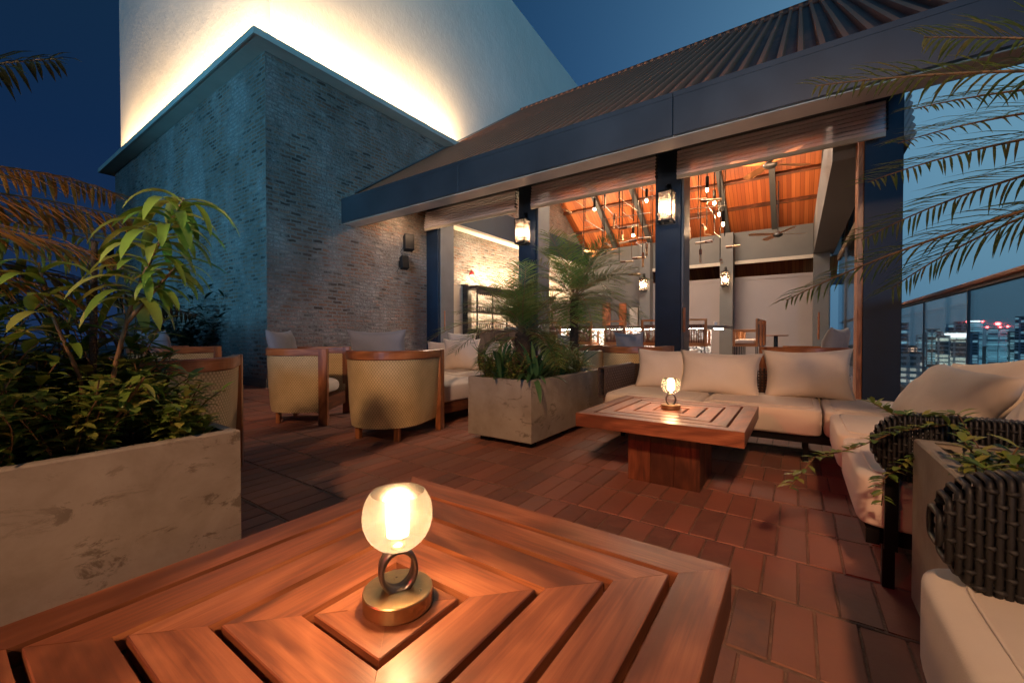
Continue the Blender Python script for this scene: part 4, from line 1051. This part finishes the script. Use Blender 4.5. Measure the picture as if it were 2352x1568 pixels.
chandelier('right tangle of pipe rods, wooden tubes and bare bulbs hanging over the bar', zr, 10.2,
    [(285, 330, 620), (352, 310, 600), (405, 310, 640), (448, 300, 620), (487, 300, 850), (512, 480, 700), (278, 600, 870), (365, 720, 800)],
    [[(280, 540), (380, 530), (520, 515)], [(280, 600), (390, 585)], [(405, 510), (450, 580), (448, 680), (490, 712)], [(390, 640), (390, 690), (430, 692)], [(285, 410), (370, 400)], [(448, 700), (440, 740), (405, 735)], [(290, 480), (400, 470)]],
    [((365, 490), (492, 478)), ((360, 480), (410, 495)), ((435, 730), (335, 745)), ((375, 630), (400, 660)), ((520, 768), (605, 757)), ((365, 780), (365, 860)), ((487, 840), (495, 865)), ((298, 650), (298, 720))],
    [(405, 425), (448, 505), (478, 573), (500, 632)], (-1.6, 10.2, 4.5))

# ------------------------------------------------------------------ glass railing along the roof edge
rail = empty('glass_railing', (1.5, 8, 0), 0, 'frameless glass railing with wooden handrail along the roof edge', 'railing')
m = MB(); m.bx(-.06, .06, -9, 14, 1.455, 1.50, ch=.01); m.build('handrail', M['rim_wood'], rail)
m = MB(); m.bx(-.03, .03, -9, 14, 1.425, 1.453); m.build('rail_channel', M['grey_steel'], rail)
yj = [onX(2122, 760, 1.5).y-8, onX(2224, 760, 1.5).y-8]; sp = yj[0]-yj[1]; ys = [yj[0]+sp*k for k in range(3, -9, -1)]
for a, b in zip(ys, ys[1:]):
    m = MB(); m.bx(-.006, .006, b+.008, a-.008, .02, 1.43); m.build('glass_panel', M['glass'], rail)
    m = MB(); m.bx(-.012, .012, a-.010, a+.006, .02, 1.43); m.build('glass_joint', M['grey_steel'], rail)
m = MB(); m.bx(-.05, .05, -9, 14, 0, .09); m.build('base_channel', M['grey_steel'], rail)
m = MB(); m.bx(-30, 1.8, -1.55, -1.40, -.02, 1.0, 'wall'); small('shade_wall', m, M['trim'], 'unseen low wall added to shade the foot of the tower', 'wall')  # added out of view to keep low cyan light off the tower foot

# ------------------------------------------------------------------ plants
def leaf(m, base, d, ln, wd, droop=.5, seg=5, fold=.25, up=Vector((0, 0, 1)), shape=1.0):
    d = Vector(d).normalized(); side = d.cross(up)
    if side.length < .1: side = d.cross(Vector((1, 0, 0)))
    side.normalize(); p = Vector(base); rows = []
    for i in range(seg+1):
        t_ = i/seg; wv = wd*.5*(math.sin(math.pi*min(1, t_*.92+.06))**shape) if i < seg else wd*.02
        nrm = side.cross(d).normalized()
        rows.append([p-side*wv+nrm*wv*fold, p.copy(), p+side*wv+nrm*wv*fold])
        p = p+d*(ln/seg); d = (d+Vector((0, 0, -droop/seg))).normalized()
    m.grid(rows)
def frond(ml, mr, base, d, ln, droop, nl=34, ll=.24, lw=.010, vee=.5, rad=.006, seed=0, start=.15, ldroop=.5, hang=0.0):
    rnd = random.Random(seed); d = Vector(d).normalized(); p = Vector(base); pts = [p.copy()]; dirs = [d.copy()]; seg = 14
    for i in range(seg):
        p = p+d*(ln/seg); d = (d+Vector((0, 0, -droop/seg))).normalized(); pts.append(p.copy()); dirs.append(d.copy())
    mr.tube(pts, [rad*(1-.75*i/seg) for i in range(seg+1)], 5, cap=False)
    for k in range(nl):
        t_ = start+(1-start)*(k+.5)/nl; f = t_*seg; i = min(int(f), seg-1); q = pts[i].lerp(pts[i+1], f-i); dd = dirs[i].lerp(dirs[i+1], f-i).normalized()
        side = dd.cross(Vector((0, 0, 1))).normalized(); up = side.cross(dd)
        l = ll*math.sin(math.pi*(.12+.80*t_))**.6*rnd.uniform(.85, 1.1)
        for sg in (-1, 1):
            v = dd*rnd.uniform(.55, .8)+side*sg*1.0+up*rnd.uniform(vee-.2, vee+.15)-Vector((0, 0, hang))
            leaf(ml, q, v, l, lw, ldroop*rnd.uniform(.6, 1.3), 3, .3, up)
def palm(name, base, trunk_h, tr, nf, ln, label, seed, mat='palm', ll=.2, lw=.008, bias=None, tilt=(0, 0)):
    t = empty(name, base, 0, label, 'palm'); rnd = random.Random(seed)
    m = MB(); pts = []; rr = []
    for i in range(19): 
        s_ = i/18; pts.append((tilt[0]*s_*s_, tilt[1]*s_*s_, trunk_h*s_)); rr.append(tr*(1+.16*(i % 2)-.15*s_))
    m.tube(pts, rr, 12)
    for i in range(90):   # old leaf bases
        s_ = rnd.random(); a = rnd.uniform(0, 6.28); z = trunk_h*s_; x, y = tilt[0]*s_*s_, tilt[1]*s_*s_
        o_ = Vector((math.cos(a), math.sin(a), 0)); leaf(m, Vector((x, y, z))+o_*tr*.9, o_+Vector((0, 0, 1.2)), .05, .035, 0, 2, .2)
    m.build('trunk', M['bark'], t)
    top = Vector((tilt[0], tilt[1], trunk_h)); ml, mr = MB(), MB()
    for k in range(nf):
        a = k*2.399+rnd.uniform(-.2, .2); el = rnd.uniform(-.15, 1.25) if k > 5 else rnd.uniform(1.0, 1.5)
        d = Vector((math.cos(a)*math.cos(el), math.sin(a)*math.cos(el), math.sin(el)))
        frond(ml, mr, top+Vector((0, 0, rnd.uniform(-.06, .03))), d, ln*rnd.uniform(.75, 1.1), rnd.uniform(.9, 1.7), 30, ll, lw, .35, .005, seed*100+k)
    if bias:
        for k, (d, l, dr) in enumerate(bias): frond(ml, mr, top, d, l, dr, 40, ll*1.2, lw, .3, .005, seed*200+k)
    c = ml.build('crown', M[mat], t); mr.build('midribs', M['stem'], c)
    return t
palm('palm_tree', (-2.12, 3.24, .52), .46, .072, 34, .70, 'shaggy small palm with thick trunk, left of the two in the middle planter', 1, ll=.22, bias=[((-.8, -.55, .5), .95, 1.3), ((-.9, -.2, .25), .8, 1.2), ((.2, .1, 1), .5, .6)])
palm('palm_tree', (-2.02, 4.12, .52), .84, .046, 38, .80, 'taller small palm with slender trunk, right of the two in the middle planter', 2, ll=.26, bias=[((.8, .55, .3), .8, 1.3), ((.75, .65, -.05), .7, .8)])

# strap leaved plants and herbs in the middle planter
def strap_plant(base, n, ln, wd, label, seed, mat='strap', name='strap_leaf_plant', spread=.9, droop=1.2):
    rnd = random.Random(seed); t = empty(name, base, 0, label, 'plant'); m = MB()
    for k in range(n):
        a = rnd.uniform(0, 6.28); el = rnd.uniform(.5, 1.4); s_ = spread*math.cos(el)
        leaf(m, (rnd.uniform(-.03, .03), rnd.uniform(-.03, .03), 0), (math.cos(a)*s_, math.sin(a)*s_, math.sin(el)), ln*rnd.uniform(.6, 1.15), wd*rnd.uniform(.7, 1.2), droop*rnd.uniform(.3, 1.5), 7, .35, shape=.7)
    m.build('leaves', M[mat], t); return t
k = 0
for (x, y, l) in ((-2.2, 2.98, 'dark strap-leaved plant at the near end of the middle planter'), (-1.92, 3.12, 'strap-leaved plant at the near right corner of the middle planter'), (-2.22, 3.55, 'strap-leaved plant left of centre between the two palms'), (-1.92, 3.6, 'strap-leaved plant on the right between the two palms'), (-1.98, 3.98, 'strap-leaved plant at the foot of the taller palm'), (-2.2, 4.2, 'strap-leaved plant at the far end of the middle planter')):
    o = strap_plant((x, y, .52), 26, .42, .042, l, 50+k); o['group'] = 'strap-leaved plants in the middle planter'; k += 1
m = MB(); leaf(m, (0, 0, 0), (.6, -.5, .8), .34, .05, 3.6, 9, .3, shape=.7); leaf(m, (0, 0, 0), (.5, -.2, 1.0), .25, .04, 2.6, 8, .3, shape=.7)
t = empty('strap_leaf_plant', (-1.86, 2.98, .53), 0, 'broad green leaf hanging over the corner of the middle planter', 'plant'); m.build('leaves', M['strap'], t); t['group'] = 'strap-leaved plants in the middle planter'
def herb(base, n, h, label, seed, group=None, lw=.018, ll=.038, spread=.35, mat='herb', lean=(0, 0), name='herb_plant'):
    rnd = random.Random(seed); t = empty(name, base, 0, label, 'plant', group); ml, ms = MB(), MB()
    for k in range(n):
        a = rnd.uniform(0, 6.28); d = Vector((math.cos(a)*rnd.uniform(.1, spread)+lean[0], math.sin(a)*rnd.uniform(.1, spread)+lean[1], 1)).normalized()
        p = Vector((rnd.uniform(-.05, .05), rnd.uniform(-.05, .05), 0)); pts = [p.copy()]; hh = h*rnd.uniform(.5, 1.1); sg = 8
        for i in range(sg):
            p = p+d*hh/sg; d = (d+Vector((rnd.uniform(-.18, .18)+lean[0]*.15, rnd.uniform(-.18, .18)+lean[1]*.15, -.05))).normalized(); pts.append(p.copy())
            if i > 0:
                for q in range(3):
                    b = rnd.uniform(0, 6.28); leaf(ml, p, (math.cos(b), math.sin(b), rnd.uniform(-.1, .8)), ll*rnd.uniform(.6, 1.5), lw*rnd.uniform(.7, 1.3), .5, 3, .25)
        ms.tube(pts, .0022, 4, cap=False)
    ml.build('leaves', M[mat], t); ms.build('stems', M['stem'], t); return t
k = 0
for (x, y, l) in ((-2.25, 2.92, 'low yellow-green herb at the near left corner of the middle planter'), (-2.02, 2.95, 'low herb at the near edge of the middle planter'), (-1.88, 3.35, 'low herb along the right edge of the middle planter'), (-1.86, 3.8, 'low herb farther along the right edge of the middle planter'), (-2.3, 3.3, 'low herb along the left edge of the middle planter')):
    herb((x, y, .52), 34, .26, l, 70+k, 'low herbs in the middle planter'); k += 1
herb((-2.36, 3.0, .52), 3, .42, 'spindly weed rising left of the middle planter palms', 79, 'low herbs in the middle planter', lean=(-.25, -.15))
# left planter: tall shrub with long drooping leaves
def shrub(base, stems, label, seed):
    rnd = random.Random(seed); t = empty('long_leaf_shrub', base, 0, label, 'shrub'); ml, ms = MB(), MB(); B = Vector(base)
    for pts, nl, ll in stems:
        P = [Vector(q)-B for q in pts]; ms.tube(P, [.009*(1-.6*i/(len(P)-1)) for i in range(len(P))], 8, cap=False)
        for k in range(nl):
            f = (.45+.55*(k+1)/nl)*(len(P)-1); i = min(int(f), len(P)-2); q = P[i].lerp(P[i+1], f-i); a = k*2.4+rnd.uniform(-.4, .4)
            dd = (P[-1]-P[0]).normalized(); v = Vector((math.cos(a), math.sin(a), rnd.uniform(-.1, .5)))+dd*.35
            leaf(ml, q, v, ll*rnd.uniform(.7, 1.15), ll*.155*rnd.uniform(.75, 1.25), rnd.uniform(1.4, 3.2), 7, .3, shape=.7)
    c = ml.build('leaves', M['long_leaf'], t); ms.build('stems', M['stem'], t); return t
shrub((-2.1, .38, .52), [([(-2.1, .38, .52), (-2.09, .42, .85), (-2.08, .47, 1.10), (-2.06, .55, 1.33), (-2.05, .62, 1.50)], 60, .25),
    ([(-2.1, .36, .52), (-2.12, .33, .8), (-2.14, .26, 1.05), (-2.15, .24, 1.2)], 20, .20), ([(-2.08, .45, 1.0), (-2.04, .52, 1.12), (-2.0, .58, 1.22)], 12, .18), ([(-2.12, .3, .52), (-2.2, .1, .8), (-2.2, .0, 1.0)], 16, .18), ([(-2.1, .36, .52), (-1.98, .42, .70), (-1.92, .46, .80)], 12, .14)],
    'tall shrub with long drooping yellow-green leaves in the left planter', 5)
k = 0
for (x, y, h, l) in ((-1.92, .55, .17, 'low herb nearest the corner of the left planter'), (-2.1, .58, .22, 'leafy herb at the far end of the left planter'), (-1.95, .3, .24, 'bushy herb along the front edge of the left planter'), (-2.2, .35, .32, 'bushy herb behind the shrub stem in the left planter'), (-1.95, .1, .26, 'bushy herb left of the shrub stem in the left planter'), (-2.15, .1, .36, 'taller herb in the middle of the left planter'), (-1.95, -.08, .24, 'bushy herb at the left frame edge of the left planter')):
    herb((x, y, .52), 34, h*1.12, l, 90+k, 'herbs in the left planter', lw=.026, ll=.055, spread=.5); k += 1
for (x, y, h, l) in ((-2.2, .02, .5, 'tall leafy bush at the left edge behind the herbs'), (-2.28, .28, .42, 'tall leafy bush at the back of the left planter'), (-2.05, -.22, .46, 'tall leafy bush cut by the left edge of the picture'), (-2.25, .5, .34, 'bush in front of the near tub chair rim')):
    herb((x, y, .52), 26, h, l, 190+k, 'herbs in the left planter', lw=.03, ll=.075, spread=.45, mat='long_leaf' if k % 2 else 'herb'); k += 1
for (x, y, h, l) in ((-2.28, .12, .85, 'tallest leafy bush rising at the far left of the left planter'), (-2.3, .42, .62, 'tall bush between the shrub stems and the near tub chair'), (-2.0, -.12, .66, 'tall dark green bush at the left edge near the planter front')):
    herb((x, y, .52), 22, h, l, 290+k, 'herbs in the left planter', lw=.034, ll=.10, spread=.4, mat='herb' if k % 2 else 'palm'); k += 1
# cut dry stem
m = MB(); m.tube([(0, 0, 0), (.0, .02, .35), (-.01, .03, .78)], [.014, .012, .009], 8); small('cut_stem', m, M['bark'], 'thick cut bare stem standing in the left planter', 'stem', (-2.15, .35, .52))
# overhanging palm at the left, trunk outside the picture
def frond_palm(base, label, fr, seed, th=.6, mat='orange_leaf', ll=.26, lw=.016):
    t = empty('date_palm', base, 0, label, 'palm'); m = MB(); m.tube([(0, 0, 0), (0, 0, th)], [.09, .07], 12); m.build('trunk', M['bark'], t)
    for k, q in enumerate(fr):
        s_, tip, sagz, mt, hang = q[:5]; ml, mr = MB(), MB(); B = Vector(base); A = Vector((0, 0, th)); T = Vector(tip)-B; d = (T-A); ln = d.length; d.normalize()
        droop = sagz; dd = d+Vector((0, 0, droop*.5)); frond(ml, mr, A, dd, ln*1.04, droop, 46, ll*s_, lw, .25, .008, seed+k, .2, .7, hang)
        c = ml.build('frond', M[mt], t); mr.build('midrib', M['stem'], c)
    return t
def wp(px, py, d):   # point seen at (px,py), d metres in front of the camera
    r = ray(px, py); return tuple(Vector((0, 0, CAMH))+r*d)
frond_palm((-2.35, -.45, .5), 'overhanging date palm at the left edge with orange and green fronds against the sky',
    [(1.0, wp(255, 430, 2.0), .9, 'orange_leaf', .5), (1.0, wp(290, 505, 1.9), .7, 'orange_leaf', .7), (1.2, wp(215, 560, 2.1), .5, 'palm', .0), (1.1, wp(150, 700, 1.5), .6, 'orange_leaf', .3), (1.0, wp(300, 640, 2.2), .6, 'palm', .3), (1.0, wp(420, 730, 2.3), .4, 'dark_leaf', .3), (1.0, wp(100, 130, 1.6), .6, 'dark_leaf', .4), (1.1, wp(330, 820, 2.0), .5, 'dark_leaf', .2), (1.0, wp(230, 600, 1.6), .7, 'orange_leaf', .3)], 300, .75)
# date palm at the right, trunk outside the picture
frond_palm((1.05, 1.55, .5), 'overhanging date palm at the right edge whose fronds cross the pavilion column',
    [(.9, wp(1990, 560, 1.75), .7, 'palm', .1), (.9, wp(2010, 420, 1.8), .5, 'palm', .1), (.9, wp(2060, 690, 1.6), .9, 'palm', .2), (.8, wp(2120, 250, 1.7), .4, 'palm', .1), (.9, wp(2080, 330, 2.0), .4, 'palm', .0), (.8, wp(1830, 700, 1.7), .5, 'palm', .15), (.8, wp(1900, 200, 1.5), .3, 'palm', .15), (.9, wp(2150, 90, 1.3), .2, 'palm', .1)], 400, .85, 'palm', .26, .009)
# trailing herb in the right planter
def trail(base, pts, label, seed, group):
    rnd = random.Random(seed); t = empty('trailing_plant', base, 0, label, 'plant', group); ml, ms = MB(), MB(); B = Vector(base); P = [Vector(p)-B for p in pts]
    ms.tube(P, .0022, 5, cap=False)
    n = int(sum((P[i+1]-P[i]).length for i in range(len(P)-1))/.012)
    for k in range(n):
        f = (k+1)/n*(len(P)-1)*.999; i = int(f); q = P[i].lerp(P[i+1], f-i); d = (P[i+1]-P[i]).normalized(); a = rnd.uniform(0, 6.28)
        v = Vector((math.cos(a), math.sin(a), .4))+d*.6; leaf(ml, q, v, rnd.uniform(.03, .06), rnd.uniform(.014, .024), .5, 3, .25)
    ml.build('leaves', M['herb'], t); ms.build('stem', M['stem'], t)
B0 = (.45, 1.62, .55); gT = 'trailing herbs in the right planter'
trail(B0, [B0, wp(2180, 975, 1.40), wp(2060, 990, 1.42), wp(1960, 1030, 1.45), wp(1870, 1050, 1.5), wp(1812, 1120, 1.5)], 'longest trailing herb arching left to a yellow tip over the red pavers', 1, gT)
trail(B0, [B0, wp(2200, 950, 1.42), wp(2130, 960, 1.45), wp(2050, 950, 1.5), wp(2005, 925, 1.55)], 'trailing herb reaching up and left over the black woven arm', 2, gT)
trail(B0, [B0, wp(2150, 1040, 1.36), wp(2080, 1060, 1.38), wp(2030, 1100, 1.4), wp(2025, 1160, 1.4)], 'trailing herb hanging down past the sofa cushion end', 3, gT)
k = 0
for (x, y, h, l) in ((.42, 1.55, .16, 'leafy herb nearest the left end of the right planter'), (.6, 1.7, .2, 'leafy herb just behind the front herb in the right planter'), (.6, 1.45, .18, 'leafy herb at the near side of the right planter'), (.85, 1.6, .25, 'taller herb toward the right edge in the right planter')):
    herb((x, y, .52), 12, h, l, 120+k, 'herbs in the right planter', lw=.020, ll=.042, spread=.6); k += 1
# dark bamboo in the corner by the tower
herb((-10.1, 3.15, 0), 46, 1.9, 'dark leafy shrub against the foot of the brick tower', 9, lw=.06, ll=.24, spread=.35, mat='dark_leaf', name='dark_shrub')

# ------------------------------------------------------------------ city towers beyond the railing
def citymat(name, base, wx, wz, lit, lc=(.75, .95, 1.0), strength=1.6, band=.35, dens=.7):
    m, t, b = newmat(name); uv = N(t, 'ShaderNodeUVMap').outputs[0]
    s = N(t, 'ShaderNodeSeparateXYZ'); L(t, uv, s.inputs[0])
    U = math_(t, 'DIVIDE', s.outputs[0], wx); V = math_(t, 'DIVIDE', s.outputs[1], wz)
    fu = math_(t, 'FRACT', U); fv = math_(t, 'FRACT', V)
    win = math_(t, 'MULTIPLY', math_(t, 'GREATER_THAN', fu, 1-dens), math_(t, 'GREATER_THAN', fv, band))
    cmb = N(t, 'ShaderNodeCombineXYZ'); L(t, math_(t, 'FLOOR', math_(t, 'MULTIPLY', U, .5)), cmb.inputs[0]); L(t, math_(t, 'FLOOR', V), cmb.inputs[1])
    wn = N(t, 'ShaderNodeTexWhiteNoise'); L(t, cmb.outputs[0], wn.inputs['Vector'])
    on = math_(t, 'MULTIPLY', math_(t, 'GREATER_THAN', wn.outputs['Value'], 1-lit), win)
    L(t, mixc(t, win, base, tuple(x*.22 for x in base)), b.inputs['Base Color']); b.inputs['Roughness'].default_value = .5
    b.inputs['Emission Color'].default_value = (*lc, 1); L(t, math_(t, 'MULTIPLY', on, math_(t, 'MULTIPLY', wn.outputs['Value'], strength)), b.inputs['Emission Strength'])  # window glow raised to imitate city light and haze on the facades
    return m
C1 = citymat('tower_teal', (.45, .60, .65), 5, 3.4, .6, (.30, .66, .78), 1.1)
C2 = citymat('tower_grid', (.55, .55, .52), 4.5, 3.6, .35, (.8, .85, .75), 1.1, .45, .62)
C3 = citymat('tower_dark', (.20, .34, .45), 6, 3.6, .3, (.30, .66, .85), 1.0)
C4 = citymat('tower_stripe', (.45, .62, .7), 40, 3.2, .95, (.22, .62, .80), 1.6, .5, 1.0)
C5 = citymat('tower_office', (.6, .62, .58), 7, 3.8, .35, (.8, .95, .8), 1.2, .3, .8)
C6 = citymat('street_lights', (.5, .42, .38), 5, 4, .8, (1, .62, .42), 2.4, .4, .6)
def bldg(px0, px1, py, dist, mat, label, zb=-70, depth=.8, crown=None, beacon=(), rot=0, round_=False, steps=()):
    c = Vector((0, 0, CAMH))+ray((px0+px1)/2, py)*dist; th = math.atan(((px0+px1)/2-1176)/945); wd = (px1-px0)/945*dist*math.cos(th); h = c.z-zb; rot = rot-th
    t = empty('high_rise', (c.x, c.y, zb), yaw+rot, label, 'high-rise', 'high-rise buildings across the city')
    m = MB()
    if round_:
        rows = []; uv = []
        for i in range(2): rows.append([(wd/2*math.cos(a*math.pi/12), wd/2*math.sin(a*math.pi/12)*.8+wd*.4, h*i) for a in range(24)]); uv.append([(a*wd*.13, h*i) for a in range(25)])
        m.grid(rows, uv, closed=True, smooth=False); m.face(rows[1])
    else: m.box((0, wd*depth/2, h/2), (wd, wd*depth, h), mode='none'); m.uv = []; 
    if not round_:
        for f in m.f:
            P = [Vector(m.v[i]) for i in f]; n_ = (P[1]-P[0]).cross(P[2]-P[0])
            m.uv.append([(p.x+.37*wd, p.z) if abs(n_.y) > abs(n_.x) else (p.y, p.z) for p in P])
    m.build('body', mat, t)
    for (a, b2, hh, dp) in steps:
        m = MB(); m.box(((a+b2)/2*wd, wd*depth*.5, h+hh/2), ((b2-a)*wd, wd*depth*dp, hh), mode='none'); m.uv = [[(m.v[i][0]+m.v[i][1], m.v[i][2]) for i in f] for f in m.f]; m.build('roof_block', C3, t)
    m = MB(); m.box((0, wd*depth/2, h+.6), (wd*1.01, wd*depth*1.01, 1.2)); m.build('parapet', M['beam'], t)
    if crown: m = MB(); m.box((0, -.5, h+crown[1]), (wd*crown[0], 1.0, crown[2])); m.build('crown_light', M['crown_led'], t)
    for (bx_, bz) in beacon:
        m = MB(); q = 2.4 if bz > 8 else 1.3; m.lathe([(0, -1*q), (1*q, -.6*q), (1.2*q, 0), (1*q, .6*q), (0, 1*q)], (bx_*wd, 0, h+bz), 8); m.build('beacon', M['red_led'], t)
        m = MB(); m.tube([(bx_*wd, .5, h), (bx_*wd, .5, h+bz)], .25, 5); m.build('mast', M['black_metal'], t)
bldg(2040, 2087, 744, 420, C3, 'dark high-rise beside the end column with a few lit windows')
bldg(2050, 2121, 812, 260, C2, 'pale gridded apartment slab low beside the end column', depth=.4)
bldg(2104, 2124, 771, 620, C1, 'slim teal tower just right of the end column')
bldg(2084, 2106, 798, 520, C6, 'low block flooded with orange light behind the apartment slab', depth=.5)
bldg(2122, 2160, 757, 560, C1, 'grey-green block left of the pale stepped office')
bldg(2149, 2183, 773, 380, C5, 'pale stepped office block with vertical pillar', steps=((-.45, .1, 5, .6),))
bldg(2168, 2221, 762, 470, C5, 'wide office block with dark rounded roof and bright top floor', crown=(.98, -4, 5), steps=((-.45, .5, 9, .8), (-.1, .45, 12, .7)))
bldg(2184, 2222, 783, 330, C5, 'nearer office block with rows of yellow lit windows')
bldg(2222, 2257, 741, 760, C4, 'rounded striped tower with glowing white crown', round_=True, crown=(.7, 2.5, 3), beacon=((-.55, 2), (.5, 2)))
bldg(2226, 2249, 765, 500, C3, 'dark narrow tower in front of the rounded striped one')
bldg(2266, 2292, 757, 640, C4, 'left half of the tall striped twin towers', beacon=((-.45, 4), (.50, 9)))
bldg(2294, 2317, 757, 640, C4, 'right half of the tall striped twin towers with red beacons', beacon=((.4, 5), (-.35, 4)))
bldg(2314, 2334, 763, 560, C1, 'teal block right of the twin towers')
bldg(2331, 2400, 728, 520, C3, 'dark tower cut by the right edge of the picture')
bldg(2400, 2440, 760, 600, C1, 'teal tower beyond the right edge of the picture')
